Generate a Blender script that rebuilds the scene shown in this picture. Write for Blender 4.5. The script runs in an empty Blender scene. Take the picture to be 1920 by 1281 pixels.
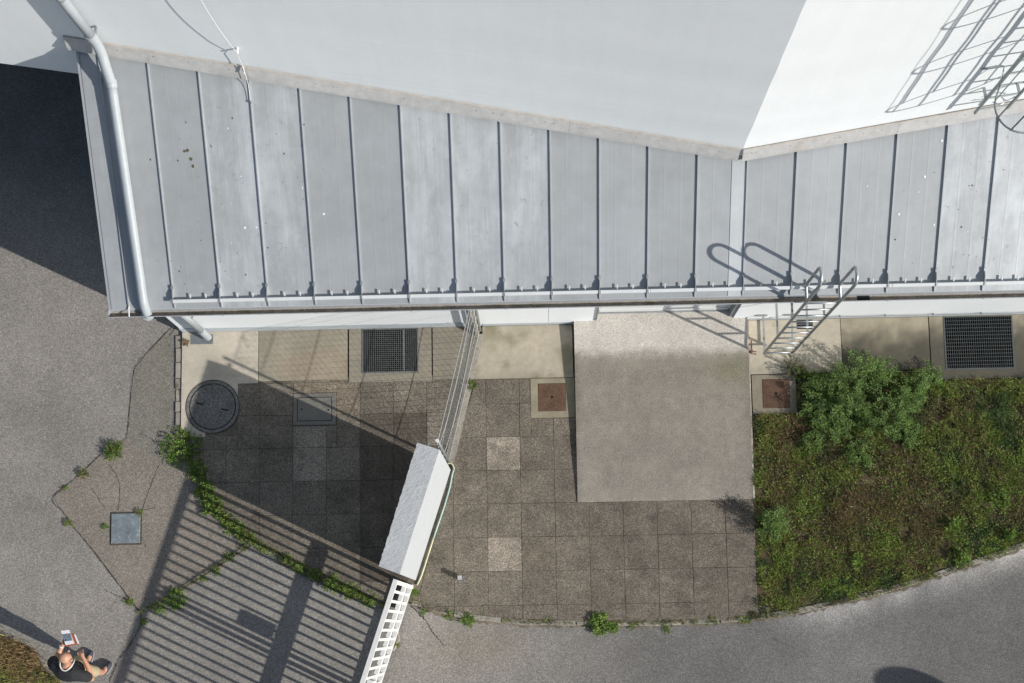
import bpy, math, random
import numpy as np
from mathutils import Vector, Matrix, noise as mnoise
rad = math.radians
SC = bpy.context.scene
COL = SC.collection

# ------------------------------------------------------------------ camera, sky, sun, exposure
F_PX, PX, PY, PIT, ROL, YAW, CAM_H = 2094.94, 963.996, 967.469, 0.0997591, 0.0209935, -0.0184332, 16.4
def cam_rot():
    cx, sx, cy, sy, cz, sz = math.cos(PIT), math.sin(PIT), math.cos(ROL), math.sin(ROL), math.cos(YAW), math.sin(YAW)
    Rx = Matrix(((1,0,0),(0,cx,-sx),(0,sx,cx))); Ry = Matrix(((cy,0,sy),(0,1,0),(-sy,0,cy))); Rz = Matrix(((cz,-sz,0),(sz,cz,0),(0,0,1)))
    return Rz @ Rx @ Ry
ROT = cam_rot()
cam = bpy.data.cameras.new('camera'); camo = bpy.data.objects.new('camera', cam); COL.objects.link(camo)
camo.matrix_world = Matrix.Translation((0, 0, CAM_H)) @ ROT.to_4x4()
cam.sensor_width = 36; cam.lens = F_PX/1920*36; cam.shift_x = (960-PX)/1920; cam.shift_y = (PY-640.5)/1920
cam.clip_start = .1; cam.clip_end = 2000
SC.camera = camo

SUN_AZ, SUN_EL = -26.2, 27.0
w = bpy.data.worlds.new("World"); SC.world = w; w.use_nodes = True
sky = w.node_tree.nodes.new('ShaderNodeTexSky'); sky.sky_type = 'NISHITA'; sky.sun_disc = False
sky.sun_elevation = rad(SUN_EL); sky.sun_rotation = rad(90-SUN_AZ); sky.altitude = 200
w.node_tree.links.new(sky.outputs[0], w.node_tree.nodes['Background'].inputs[0])
w.node_tree.nodes['Background'].inputs[1].default_value = .085
sl = bpy.data.lights.new('sun', 'SUN'); slo = bpy.data.objects.new('sun', sl); COL.objects.link(slo)
sl.energy = 4.8; sl.angle = rad(.53); sl.color = (1, .955, .89)
sd = Vector((math.cos(rad(SUN_AZ))*math.cos(rad(SUN_EL)), math.sin(rad(SUN_AZ))*math.cos(rad(SUN_EL)), math.sin(rad(SUN_EL))))
slo.rotation_euler = sd.to_track_quat('Z', 'Y').to_euler(); slo.location = (12, -8, 14)
SC.view_settings.view_transform = 'Standard'; SC.view_settings.look = 'None'
SC.view_settings.gamma = 1; SC.view_settings.exposure = 0.05; SC.view_settings.use_curve_mapping = False

# ------------------------------------------------------------------ helpers
def at(u, v, z=0.0):
    """world point at height z seen at survey pixel u, v of the 1920 px photograph"""
    d = ROT @ Vector(((u-PX)/F_PX, -(v-PY)/F_PX, -1.0))
    t = (z-CAM_H)/d.z
    return Vector((d.x*t, d.y*t, z))
def a2(u, v, z=0.0):
    p = at(u, v, z); return (p.x, p.y)

def wl(o):
    l = Vector((0, 0, 0))
    while o: l += o.location; o = o.parent
    return l
def props(o, label=None, cat=None, group=None, kind=None):
    if label: o['label'] = label
    if cat: o['category'] = cat
    if group: o['group'] = group
    if kind: o['kind'] = kind
    return o
def empty(name, loc, label, cat, group=None):
    o = bpy.data.objects.new(name, None); COL.objects.link(o); o.location = loc; o.empty_display_size = .1
    return props(o, label, cat, group)
def inst(name, mesh, loc, parent=None, tint=None, rz=0):
    o = bpy.data.objects.new(name, mesh); COL.objects.link(o)
    if parent: o.parent = parent; loc = Vector(loc)-wl(parent)
    o.location = loc; o.rotation_euler.z = rz
    if tint: o.color = (*tint, 1)
    return o

class MB:
    def __init__(s): s.v = []; s.f = []; s.c = []
    def add(s, vs, fs, col=None):
        n = len(s.v); s.v += [tuple(p) for p in vs]; s.f += [tuple(i+n for i in f) for f in fs]
        if col is not None: s.c += [col]*len(vs)
        return s
    def box(s, x0, y0, z0, x1, y1, z1):
        return s.add([(x0,y0,z0),(x1,y0,z0),(x1,y1,z0),(x0,y1,z0),(x0,y0,z1),(x1,y0,z1),(x1,y1,z1),(x0,y1,z1)],
                     [(3,2,1,0),(4,5,6,7),(0,1,5,4),(1,2,6,5),(2,3,7,6),(3,0,4,7)])
    def obox(s, c, ax, ay, az, hx, hy, hz):
        c = Vector(c); ax, ay, az = Vector(ax)*hx, Vector(ay)*hy, Vector(az)*hz
        vs = [c+sx*ax+sy*ay+sz*az for sz in (-1,1) for sx, sy in ((-1,-1),(1,-1),(1,1),(-1,1))]
        return s.add(vs, [(3,2,1,0),(4,5,6,7),(0,1,5,4),(1,2,6,5),(2,3,7,6),(3,0,4,7)])
    def beam(s, a, b, wx, wz, up=(0,0,1)):
        a, b = Vector(a), Vector(b); d = (b-a); L = d.length; d.normalize(); up = Vector(up)
        if abs(d.dot(up)) > .99: up = Vector((1,0,0))
        x = d.cross(up).normalized(); y = x.cross(d)
        return s.obox((a+b)/2, x, d, y, wx/2, L/2, wz/2)
    def prism(s, poly, z0, z1, bev=0):
        """poly counter-clockwise; z1 a number or a function of x, y"""
        n = len(poly); zt = z1 if callable(z1) else (lambda x, y: z1)
        vs = [(x, y, z0) for x, y in poly]
        if bev:
            vs += [(x, y, zt(x, y)-bev) for x, y in poly]
            cx = sum(p[0] for p in poly)/n; cy = sum(p[1] for p in poly)/n
            ins = shrink(poly, bev)
            vs += [(x, y, zt(x, y)) for x, y in ins]
            fs = [tuple(range(2*n, 3*n))]
            for k in (0, 1): fs += [(k*n+i, k*n+(i+1) % n, (k+1)*n+(i+1) % n, (k+1)*n+i) for i in range(n)]
        else:
            vs += [(x, y, zt(x, y)) for x, y in poly]
            fs = [tuple(range(n, 2*n)), tuple(range(n-1, -1, -1))]+[(i, (i+1) % n, n+(i+1) % n, n+i) for i in range(n)]
        return s.add(vs, fs)
    def tube(s, path, r, n=8, cap=True, closed=False):
        P = [Vector(p) for p in path]; m = len(P); rs = r if isinstance(r, (list, tuple)) else [r]*m
        t0 = (P[1]-P[0]).normalized(); u = t0.orthogonal().normalized(); base = len(s.v); vs = []; prev = t0
        for i in range(m):
            if closed: t = (P[(i+1) % m]-P[i-1]).normalized()
            else: t = (P[min(i+1, m-1)]-P[max(i-1, 0)]).normalized()
            u = (prev.rotation_difference(t)@u); u = (u-t*u.dot(t)).normalized(); prev = t; v = t.cross(u)
            vs += [P[i]+(u*math.cos(k*2*math.pi/n)+v*math.sin(k*2*math.pi/n))*rs[i] for k in range(n)]
        fs = []
        for i in range(m if closed else m-1):
            j = (i+1) % m
            fs += [(i*n+k, i*n+(k+1) % n, j*n+(k+1) % n, j*n+k) for k in range(n)]
        if cap and not closed: fs += [tuple(range(n-1, -1, -1)), tuple((m-1)*n+k for k in range(n))]
        return s.add(vs, fs)
    def disc(s, c, r, z0, z1, n=40, r2=None):
        r2 = r2 or r
        return s.prism_circle(c, r, r2, z0, z1, n)
    def prism_circle(s, c, r, r2, z0, z1, n):
        p = [(math.cos(k*2*math.pi/n), math.sin(k*2*math.pi/n)) for k in range(n)]
        vs = [(c[0]+r*x, c[1]+r*y, z0) for x, y in p]+[(c[0]+r2*x, c[1]+r2*y, z1) for x, y in p]
        return s.add(vs, [tuple(range(n, 2*n))]+[(i, (i+1) % n, n+(i+1) % n, n+i) for i in range(n)])
    def ring(s, c, r0, r1, z0, z1, n=48):
        vs = []
        for r, z in ((r0, z0), (r0, z1), (r1, z1), (r1, z0)):
            vs += [(c[0]+r*math.cos(k*2*math.pi/n), c[1]+r*math.sin(k*2*math.pi/n), z) for k in range(n)]
        fs = []
        for q in range(3): fs += [(q*n+k, (q+1)*n+k, (q+1)*n+(k+1) % n, q*n+(k+1) % n) for k in range(n)]
        return s.add(vs, fs)
    def mesh(s, name, off=Vector((0, 0, 0)), smooth=False):
        me = bpy.data.meshes.new(name); off = Vector(off)
        me.from_pydata([(x-off.x, y-off.y, z-off.z) for x, y, z in s.v], [], s.f)
        if s.c:
            at_ = me.color_attributes.new('col', 'FLOAT_COLOR', 'POINT')
            at_.data.foreach_set('color', np.array([(*c, 1) for c in s.c], dtype=np.float32).ravel())
        if smooth:
            me.polygons.foreach_set('use_smooth', [True]*len(me.polygons))
        me.update(); return me
    def build(s, name, m, parent=None, origin=None, smooth=False, tint=None, kind=None, bevel=0):
        off = wl(parent) if parent else Vector(origin or (0, 0, 0))
        me = s.mesh(name, off, smooth); me.materials.append(m)
        o = bpy.data.objects.new(name, me); COL.objects.link(o)
        if parent: o.parent = parent
        else: o.location = off
        o.color = (*(tint or (1, 1, 1)), 1)
        if kind: o['kind'] = kind
        if bevel:
            b = o.modifiers.new('bevel', 'BEVEL'); b.width = bevel; b.segments = 2; b.limit_method = 'ANGLE'
        return o

def area(poly): return sum(poly[i][0]*poly[(i+1) % len(poly)][1]-poly[(i+1) % len(poly)][0]*poly[i][1] for i in range(len(poly)))/2
def ccw(poly): return list(poly) if area(poly) > 0 else list(poly)[::-1]
def clip(poly, p, q):
    """keep what lies left of the line p -> q"""
    out = []
    sd_ = lambda a: (q[0]-p[0])*(a[1]-p[1])-(q[1]-p[1])*(a[0]-p[0])
    for i in range(len(poly)):
        a, b = poly[i], poly[(i+1) % len(poly)]; da, db = sd_(a), sd_(b)
        if da >= 0: out.append(a)
        if da*db < 0:
            t = da/(da-db); out.append((a[0]+t*(b[0]-a[0]), a[1]+t*(b[1]-a[1])))
    return out
def shrink(poly, d):
    n = len(poly); out = poly
    for i in range(n):
        a, b = poly[i], poly[(i+1) % n]; L = math.hypot(b[0]-a[0], b[1]-a[1])
        if L < 1e-6: continue
        nx, ny = -(b[1]-a[1])/L*d, (b[0]-a[0])/L*d
    # offset each vertex along its bisector
    res = []
    for i in range(n):
        p0, p1, p2 = Vector(poly[i-1]), Vector(poly[i]), Vector(poly[(i+1) % n])
        d1 = (p1-p0).normalized(); d2 = (p2-p1).normalized()
        n1 = Vector((-d1.y, d1.x)); n2 = Vector((-d2.y, d2.x)); b = n1+n2
        if b.length < 1e-6: b = n1
        b = b/max(b.length_squared, 1e-6)*2*d
        if b.length > 4*d: b = b.normalized()*4*d
        res.append((p1.x+b.x, p1.y+b.y))
    return res
def inside(poly, x, y):
    c = False; n = len(poly)
    for i in range(n):
        x1, y1 = poly[i]; x2, y2 = poly[(i+1) % n]
        if (y1 > y) != (y2 > y) and x < (x2-x1)*(y-y1)/(y2-y1)+x1: c = not c
    return c
def dist_pl(pl, x, y):
    best = 9e9
    for (x1, y1), (x2, y2) in zip(pl[:-1], pl[1:]):
        dx, dy = x2-x1, y2-y1; t = max(0, min(1, ((x-x1)*dx+(y-y1)*dy)/(dx*dx+dy*dy+1e-12)))
        best = min(best, math.hypot(x-x1-t*dx, y-y1-t*dy))
    return best
def nz(x, y, s=1.0, z=0.0): return mnoise.noise(Vector((x*s, y*s, z)))
def sm(a, b, x): t = max(0, min(1, (x-a)/(b-a))); return t*t*(3-2*t)
def rline(pts, n): 
    """smooth resample of a polyline (Catmull-Rom)"""
    P = [Vector(p) for p in pts]; P = [2*P[0]-P[1]]+P+[2*P[-1]-P[-2]]; out = []
    for i in range(1, len(P)-2):
        for k in range(n):
            t = k/n; a, b, c, d = P[i-1:i+3]
            out.append(.5*((2*b)+(c-a)*t+(2*a-5*b+4*c-d)*t*t+(3*b-a-3*c+d)*t**3))
    out.append(P[-2]); return out

# ------------------------------------------------------------------ materials
def mat(name, col, rough=.85, metal=0.0, noises=(), vor=None, rand=0.0, bump=None, tint=False, attr=None, stain=None, spec=.5, streak=None, vorbump=0):
    """noises: (scale, amount) brightness noise; vor: (scale, amount) pebbles; stain: (scale, lo, hi, colour) patches of another colour"""
    m = bpy.data.materials.new(name); m.use_nodes = True; nt = m.node_tree; N = nt.nodes; L = nt.links
    b = N['Principled BSDF']; b.inputs['Roughness'].default_value = rough; b.inputs['Metallic'].default_value = metal
    b.inputs['Specular IOR Level'].default_value = spec
    geo = N.new('ShaderNodeNewGeometry'); pos = geo.outputs['Position']
    def mth(op, a, c=None):
        n = N.new('ShaderNodeMath'); n.operation = op
        for i, q in enumerate((a, c)):
            if q is None: continue
            if isinstance(q, (int, float)): n.inputs[i].default_value = q
            else: L.new(q, n.inputs[i])
        return n.outputs[0]
    def nse(scale, vec=None, det=5, dist=0):
        n = N.new('ShaderNodeTexNoise'); n.inputs['Scale'].default_value = scale; n.inputs['Detail'].default_value = det
        n.inputs['Roughness'].default_value = .6; n.inputs['Distortion'].default_value = dist
        if vec:
            mp = N.new('ShaderNodeVectorMath'); mp.operation = 'MULTIPLY'; L.new(pos, mp.inputs[0]); mp.inputs[1].default_value = vec
            L.new(mp.outputs[0], n.inputs['Vector'])
        else: L.new(pos, n.inputs['Vector'])
        return n.outputs['Fac']
    def rng(x, lo, hi, a, c):
        n = N.new('ShaderNodeMapRange'); L.new(x, n.inputs[0])
        for i, q in enumerate((lo, hi, a, c)): n.inputs[i+1].default_value = q
        return n.outputs[0]
    cur = N.new('ShaderNodeRGB'); cur.outputs[0].default_value = (*col, 1); cur = cur.outputs[0]
    if attr:
        an = N.new('ShaderNodeAttribute'); an.attribute_name = attr
        mx = N.new('ShaderNodeMix'); mx.data_type = 'RGBA'; mx.blend_type = 'MULTIPLY'; mx.inputs[0].default_value = 1
        L.new(cur, mx.inputs[6]); L.new(an.outputs['Color'], mx.inputs[7]); cur = mx.outputs[2]
    if stain:
        for sc_, lo, hi, scol, *sv_ in stain:
            mx = N.new('ShaderNodeMix'); mx.data_type = 'RGBA'; L.new(rng(nse(sc_, sv_[0] if sv_ else None, det=8, dist=.3), lo, hi, 0, 1), mx.inputs[0])
            L.new(cur, mx.inputs[6]); mx.inputs[7].default_value = (*scol, 1); cur = mx.outputs[2]
    f = None
    fs = []
    for sc_, am in noises: fs.append(rng(nse(sc_), .28, .72, 1-am, 1+am))
    if streak:
        vec, sc_, am = streak; fs.append(rng(nse(sc_, vec), .28, .72, 1-am, 1+am))
    bh = None
    if vor:
        vn = N.new('ShaderNodeTexVoronoi'); vn.inputs['Scale'].default_value = vor[0]; L.new(pos, vn.inputs['Vector'])
        sp = N.new('ShaderNodeSeparateColor'); L.new(vn.outputs['Color'], sp.inputs[0])
        pw = mth('POWER', sp.outputs[0], 1.6)
        fs.append(rng(pw, 0, 1, 1-vor[1], 1+vor[1]*1.5)); bh = vn.outputs['Distance']
    if rand:
        oi = N.new('ShaderNodeObjectInfo'); fs.append(rng(oi.outputs['Random'], 0, 1, 1-rand, 1+rand))
    for x in fs: f = x if f is None else mth('MULTIPLY', f, x)
    if f is not None:
        sc2 = N.new('ShaderNodeVectorMath'); sc2.operation = 'SCALE'; L.new(cur, sc2.inputs[0]); L.new(f, sc2.inputs['Scale']); cur = sc2.outputs[0]
    if tint:
        oi = N.new('ShaderNodeObjectInfo'); mx = N.new('ShaderNodeMix'); mx.data_type = 'RGBA'; mx.blend_type = 'MULTIPLY'; mx.inputs[0].default_value = 1
        L.new(cur, mx.inputs[6]); L.new(oi.outputs['Color'], mx.inputs[7]); cur = mx.outputs[2]
    L.new(cur, b.inputs['Base Color'])
    if bump:
        bn = N.new('ShaderNodeBump'); bn.inputs['Strength'].default_value = bump[1]; bn.inputs['Distance'].default_value = bump[2] if len(bump) > 2 else .01
        L.new(nse(bump[0], bump[3] if len(bump) > 3 else None), bn.inputs['Height']); L.new(bn.outputs[0], b.inputs['Normal'])
        if vor and vorbump:
            b2 = N.new('ShaderNodeBump'); b2.invert = True; b2.inputs['Strength'].default_value = vorbump; b2.inputs['Distance'].default_value = .004
            L.new(bh, b2.inputs['Height']); L.new(bn.outputs[0], b2.inputs['Normal']); L.new(b2.outputs[0], b.inputs['Normal'])
    return m
def leafmat(name, rough=.55, tr=.3):
    m = bpy.data.materials.new(name); m.use_nodes = True; nt = m.node_tree; N = nt.nodes; L = nt.links
    b = N['Principled BSDF']; b.inputs['Roughness'].default_value = rough; b.inputs['Specular IOR Level'].default_value = .3
    an = N.new('ShaderNodeAttribute'); an.attribute_name = 'col'; L.new(an.outputs['Color'], b.inputs['Base Color'])
    t = N.new('ShaderNodeBsdfTranslucent'); L.new(an.outputs['Color'], t.inputs[0])
    mx = N.new('ShaderNodeMixShader'); mx.inputs[0].default_value = tr
    L.new(b.outputs[0], mx.inputs[1]); L.new(t.outputs[0], mx.inputs[2]); L.new(mx.outputs[0], N['Material Output'].inputs[0])
    return m

M = {}
M['asphalt'] = mat('asphalt', (.268,.250,.226), .92, noises=((.35,.10),(1.3,.10),(9,.06),(55,.16),(120,.22)), vor=(95,.30), attr='col', bump=(110,.5,.006), vorbump=.5)
M['asphalt_patch'] = mat('asphalt_patch', (.245,.224,.198), .92, noises=((1.7,.10),(14,.10),(60,.20),(120,.24)), vor=(95,.32), tint=True, bump=(90,.5,.006), vorbump=.5)
M['crack'] = mat('crack_soil', (.085,.072,.055), .95, noises=((12,.45),(60,.3)))
M['bed'] = mat('joint_soil', (.17,.145,.11), .95, noises=((1.7,.45),(9,.35),(50,.3)))
M['paver'] = mat('exposed_aggregate', (.184,.158,.124), .9, noises=((.9,.22),(3.5,.16),(9,.12),(70,.18)), vor=(105,.46), rand=.09, tint=True, bump=(70,.4,.005), vorbump=.8, stain=((1.6,.50,.74,(.112,.095,.073)),(4.2,.58,.78,(.090,.083,.071))))
M['slab'] = mat('cast_concrete', (.40,.365,.30), .88, noises=((2.2,.10),(11,.10),(90,.12)), attr='col', bump=(60,.35,.004), stain=((3.1,.60,.80,(.22,.19,.14)),))
M['ramp'] = mat('brushed_concrete', (.40,.355,.30), .9, noises=((1.9,.08),(9,.08),(60,.30),(120,.35)), attr='col', bump=(80,.5,.005))
M['kerb'] = mat('kerb_concrete', (.31,.285,.245), .9, noises=((4,.18),(30,.2),(100,.2)), rand=.15, bump=(45,.5,.006), stain=((5,.55,.75,(.14,.12,.08)),))
M['plaster'] = mat('white_plaster', (.81,.845,.865), .9, noises=((.5,.02),(3,.015),(45,.02)), bump=(70,.35,.004), streak=((5,5,.35),1.0,.018))
M['plinth'] = mat('plinth_paint', (.46,.50,.53), .85, noises=((3,.06),(40,.06)), bump=(60,.2,.003))
M['pillar'] = mat('rough_white_concrete', (.47,.485,.495), .9, noises=((1.5,.04),(60,.10),(130,.12)), bump=(75,.6,.008), stain=((18,.70,.80,(.33,.33,.31)),))
M['pillar_paint'] = mat('white_pillar_paint', (.44,.465,.485), .85, noises=((4,.03),(30,.03)), bump=(30,.15,.004))
M['roof'] = mat('coated_roof_metal', (.375,.395,.405), .50, .22, noises=((.9,.07),(5,.06)), streak=((30,.9,.9),1.0,.03), rand=.05, tint=True, bump=(1.3,.12,.02,(3,.7,1)), stain=((5.5,.64,.86,(.46,.485,.50)),(13,.68,.78,(.31,.32,.33))))
M['roof_worn'] = mat('weathered_roof_metal', (.385,.405,.415), .50, .22, noises=((.9,.07),(5,.07)), streak=((30,.9,.9),1.0,.05), rand=.04, tint=True, bump=(1.3,.12,.02,(3,.7,1)), stain=((1.4,.44,.70,(.50,.53,.545),(2.2,.6,1)),(6,.54,.80,(.50,.52,.53),(1.6,.6,1)),(11,.62,.74,(.31,.32,.325)),(30,.68,.74,(.56,.57,.57))))
M['seam'] = mat('roof_seam_metal', (.42,.44,.46), .45, .3, noises=((6,.06),))
M['flash'] = mat('flashing_metal', (.50,.495,.485), .7, .1, noises=((1.5,.08),(12,.10),(60,.06)), rand=.05, stain=((9,.70,.76,(.74,.73,.71)),(2.2,.62,.8,(.40,.37,.33))))
M['seal'] = mat('joint_sealant', (.50,.44,.37), .8, noises=((6,.2),))
M['gutter'] = mat('gutter_metal', (.40,.41,.42), .55, .3, noises=((3,.1),(30,.1)))
M['gdirt'] = mat('gutter_silt', (.34,.285,.22), .95, noises=((7,.3),(45,.35)), stain=((3,.55,.7,(.20,.16,.08)),))
M['dark'] = mat('dark_void', (.012,.012,.012), .9)
M['pit'] = mat('pit_concrete', (.05,.048,.045), .95, noises=((6,.2),))
M['pipe'] = mat('grey_plastic_pipe', (.37,.405,.43), .45, 0, noises=((2,.06),(20,.06)), spec=.5)
M['galv'] = mat('galvanised_steel', (.42,.44,.45), .45, .65, noises=((12,.14),(60,.10)))
M['galv_dark'] = mat('aged_galvanised_steel', (.27,.30,.305), .55, .5, noises=((12,.18),(60,.1)))
M['rail'] = mat('snow_guard_metal', (.60,.62,.63), .55, 0, noises=((3,.06),))
M['grate'] = mat('grating_steel', (.17,.18,.18), .55, .45, noises=((9,.2),))
M['grate_dark'] = mat('old_grating_steel', (.10,.11,.11), .6, .4, noises=((9,.2),))
M['rust'] = mat('rusty_cast_iron', (.165,.097,.063), .9, noises=((5,.25),(40,.25)), stain=((8,.55,.75,(.10,.06,.04)),), bump=(60,.4,.004))
M['lid'] = mat('concrete_lid', (.175,.168,.156), .9, noises=((4,.15),(50,.2)), vor=(80,.35), bump=(60,.4,.004))
M['lidmetal'] = mat('cover_frame_metal', (.21,.20,.175), .75, .3, noises=((6,.15),(50,.12)))
M['zinc'] = mat('zinc_cover', (.27,.31,.33), .5, .35, noises=((7,.2),(25,.2)), stain=((14,.58,.72,(.48,.52,.55)),))
M['white'] = mat('white_gate_paint', (.74,.735,.71), .5, 0, noises=((6,.06),(40,.06)), stain=((7,.64,.80,(.52,.48,.40)),(22,.70,.76,(.34,.22,.13))))
M['wire'] = mat('fence_wire', (.33,.34,.34), .5, .5)
M['tension'] = mat('tension_wire', (.58,.56,.50), .5, .3)
M['rope'] = mat('white_cable', (.72,.73,.73), .6)
M['hose'] = mat('yellowed_hose', (.62,.62,.42), .55, noises=((9,.2),))
M['hosegreen'] = mat('green_hose', (.36,.50,.43), .55, noises=((9,.2),))
M['door'] = mat('door_paint', (.66,.68,.68), .5, 0, noises=((3,.03),))
M['frame'] = mat('dark_frame', (.24,.26,.275), .6, .1)
M['chrome'] = mat('steel_handle', (.55,.56,.56), .25, .9)
M['soil'] = mat('lawn_soil', (.095,.066,.036), .95, noises=((2,.25),(30,.35)), stain=((2.5,.50,.66,(.05,.05,.018)),))
M['leaf'] = leafmat('leaf'); M['blade'] = leafmat('grass_blade', .6, .25)
M['twig'] = mat('plant_stem', (.09,.085,.035), .8, noises=((30,.2),))
M['dead'] = mat('dead_leaf', (.20,.13,.07), .9, noises=((40,.3),))
M['skin'] = mat('skin', (.54,.29,.19), .42, noises=((25,.06),))
M['cloth'] = mat('black_cloth', (.020,.021,.024), .85, noises=((20,.3),), bump=(14,.8,.03))
M['shorts'] = mat('khaki_cloth', (.42,.345,.22), .9, noises=((20,.1),), bump=(25,.4,.01))
M['shoe'] = mat('dark_shoe', (.05,.05,.075), .7, noises=((40,.3),)); M['shoegrey'] = mat('grey_shoe_mesh', (.30,.31,.33), .8, noises=((60,.2),))
M['sole'] = mat('white_sole', (.6,.6,.6), .7); M['hair'] = mat('stubble', (.16,.10,.07), .8)
M['paper'] = mat('white_paper', (.80,.81,.83), .8); M['print'] = mat('printed_picture', (.16,.19,.24), .7, noises=((40,.8),(120,.5)))
M['orange'] = mat('orange_cover', (.40,.11,.03), .5)
M['eye'] = mat('eye', (.03,.025,.02), .3); M['mirror'] = mat('mirror_back', (.55,.2,.06), .5)
M['stone'] = M['kerb']

# ------------------------------------------------------------------ survey lines (world x, y)
ZA = -.04                                              # asphalt level, 4 cm below the paving
KERB = [a2(*q) for q in ((772,1128),(850,1150),(920,1160),(1000,1166),(1080,1167),(1180,1168),(1280,1166),(1350,1163),(1420,1156),(1490,1145),(1560,1130),(1660,1106),(1750,1078),(1830,1052),(1920,1020),(2020,980),(2130,930))]
KERBC = [(p.x, p.y) for p in rline([(x, y, 0) for x, y in KERB], 4)]
LEFT = [a2(*q) for q in ((336,640),(336,800),(352,850),(372,900),(398,948),(430,980),(468,1010),(520,1043),(580,1076),(650,1108),(730,1137))]
FENCE_W = Vector((-.765, 4.53, 0)); FENCE_P = Vector((-1.285, 2.42, 0))
WLx = lambda x: 5.65-(x-2.555)*.1672                    # face of the tall wall, left facet
WRx = lambda x: 5.65+(x-2.555)*.1357                    # right facet
wally = lambda x: WLx(x) if x < 2.555 else WRx(x)
zr = lambda y: 2.74+.42*(y-4.28)                        # roof plane
WY = 4.53                                               # front wall face

# ------------------------------------------------------------------ ground
def ground():
    xs = list(np.arange(-10, 10.01, .08)); ys = list(np.arange(-4.0, 12.01, .08))
    xs = [-700, -200, -60, -25, -14]+xs+[14, 25, 60, 200, 700]; ys = [-700, -200, -60, -25, -10]+ys+[16, 25, 60, 200, 700]
    b = MB(); nx = len(xs)
    tracks = [[a2(*q) for q in L] for L in (((1080,1190),(1260,1185),(1500,1160),(1700,1105),(1920,1040)),)]
    for y in ys:
        for x in xs:
            b.v.append((x, y, ZA))
            n1 = nz(x, y, .8); n2 = nz(x, y, 3.1, 5); n3 = nz(x, y, .33, 9)
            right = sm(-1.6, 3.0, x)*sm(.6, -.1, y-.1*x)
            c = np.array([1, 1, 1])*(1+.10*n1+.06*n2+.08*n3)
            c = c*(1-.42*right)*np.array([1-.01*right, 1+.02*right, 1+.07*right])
            if -2 < x < 8 and -2.5 < y < 2:                       # pale dust washed along the kerb
                d = dist_pl(KERBC, x, y); k = math.exp(-(max(0, d-.06)/.22)**2)*sm(3.0, 4.6, x)*(.9+.7*n2)
                c = c*(1+1.15*k)
                k = math.exp(-(d/.22)**2)*sm(1.3, 1.9, x)*sm(3.2, 2.0, x)*(.6+.9*nz(x, y, 1.9, 3)); c = c*(1+.5*max(0, k))
                k = math.exp(-((x+.9)**2/.5+(y+.25)**2/.12)); c = c*np.array([1+.08*k, 1+.02*k, 1-.06*k])
            b.c.append(tuple(c))
    for j in range(len(ys)-1):
        for i in range(nx-1):
            cx, cy = (xs[i]+xs[i+1])/2, (ys[j]+ys[j+1])/2
            if -4.9 < cx < 7.9 and 3.76 < cy < 4.56: continue      # cellar light wells
            b.f.append((j*nx+i, j*nx+i+1, (j+1)*nx+i+1, (j+1)*nx+i))
    b.build('asphalt_ground', M['asphalt'], kind='structure')
ground()

def ribbon(b, pts, wd, z, jit=0.0, seed=0):
    r = random.Random(seed); P = rline([(x, y, 0) for x, y in pts], 14)
    vs = []
    for i, p in enumerate(P):
        t = (P[min(i+1, len(P)-1)]-P[max(i-1, 0)]).normalized(); n = Vector((-t.y, t.x, 0))
        c = p+n*r.uniform(-jit, jit); k = wd*r.uniform(.25, 1.5)/2
        if i in (0, len(P)-1): k *= .3
        vs += [(c.x+n.x*k, c.y+n.y*k, z), (c.x-n.x*k, c.y-n.y*k, z)]
    b.add(vs, [(2*i, 2*i+1, 2*i+3, 2*i+2) for i in range(len(P)-1)])
def patch(pts, tint, h=.006):
    poly = ccw([a2(*q, ZA) for q in pts])
    MB().prism(poly, ZA-.05, ZA+h).build('asphalt_patch', M['asphalt_patch'], kind='structure', tint=tint)
# older repairs in the yard
patch(((322,614),(286,650),(252,692),(243,760),(238,818),(240,850),(300,870),(345,850),(338,800),(330,740),(328,660)), (.88,.90,.87))
patch(((236,822),(190,852),(150,890),(100,933),(135,985),(165,1020),(215,1085),(262,1145),(345,1102),(480,1016),(428,982),(396,950),(368,902),(345,852),(300,868)), (1.0,.965,.92), .007)
cr = MB()
for i, (pts, wd) in enumerate((
    (((322,614),(286,652),(254,690),(244,760),(238,818),(215,842)), .006), (((190,852),(150,890),(100,933),(120,962),(135,985)), .011),
    (((135,985),(165,1020),(215,1085),(245,1125),(264,1148)), .016), (((264,1148),(262,1175),(240,1215),(225,1235),(205,1281),(190,1330)), .014),
    (((345,1102),(410,1062),(478,1018)), .018), (((222,958),(225,925),(222,900),(205,870)), .009), (((265,962),(278,925),(300,868)), .008),
    (((200,958),(185,935),(172,915)), .008), (((262,958),(292,952)), .008), (((245,1128),(215,1115),(195,1105)), .008), (((265,1005),(275,1030)), .007),
    (((262,812),(282,822),(300,836)), .008), (((320,580),(330,610),(318,630)), .012))):
    ribbon(cr, [a2(*q, ZA) for q in pts], wd, ZA+.010, .006, i)
cr.build('asphalt_cracks', M['crack'], kind='structure')
cr = MB()
for i, (pts, wd) in enumerate(((((790,1150),(805,1175),(815,1190),(835,1212)), .012), (((770,1135),(795,1160)), .02), (((1130,1260),(1140,1300)), .007), (((1445,1195),(1520,1230)), .006))):
    ribbon(cr, [a2(*q, ZA) for q in pts], wd, ZA+.004, .01, i+40)
cr.build('asphalt_cracks', M['crack'], kind='structure')

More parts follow.
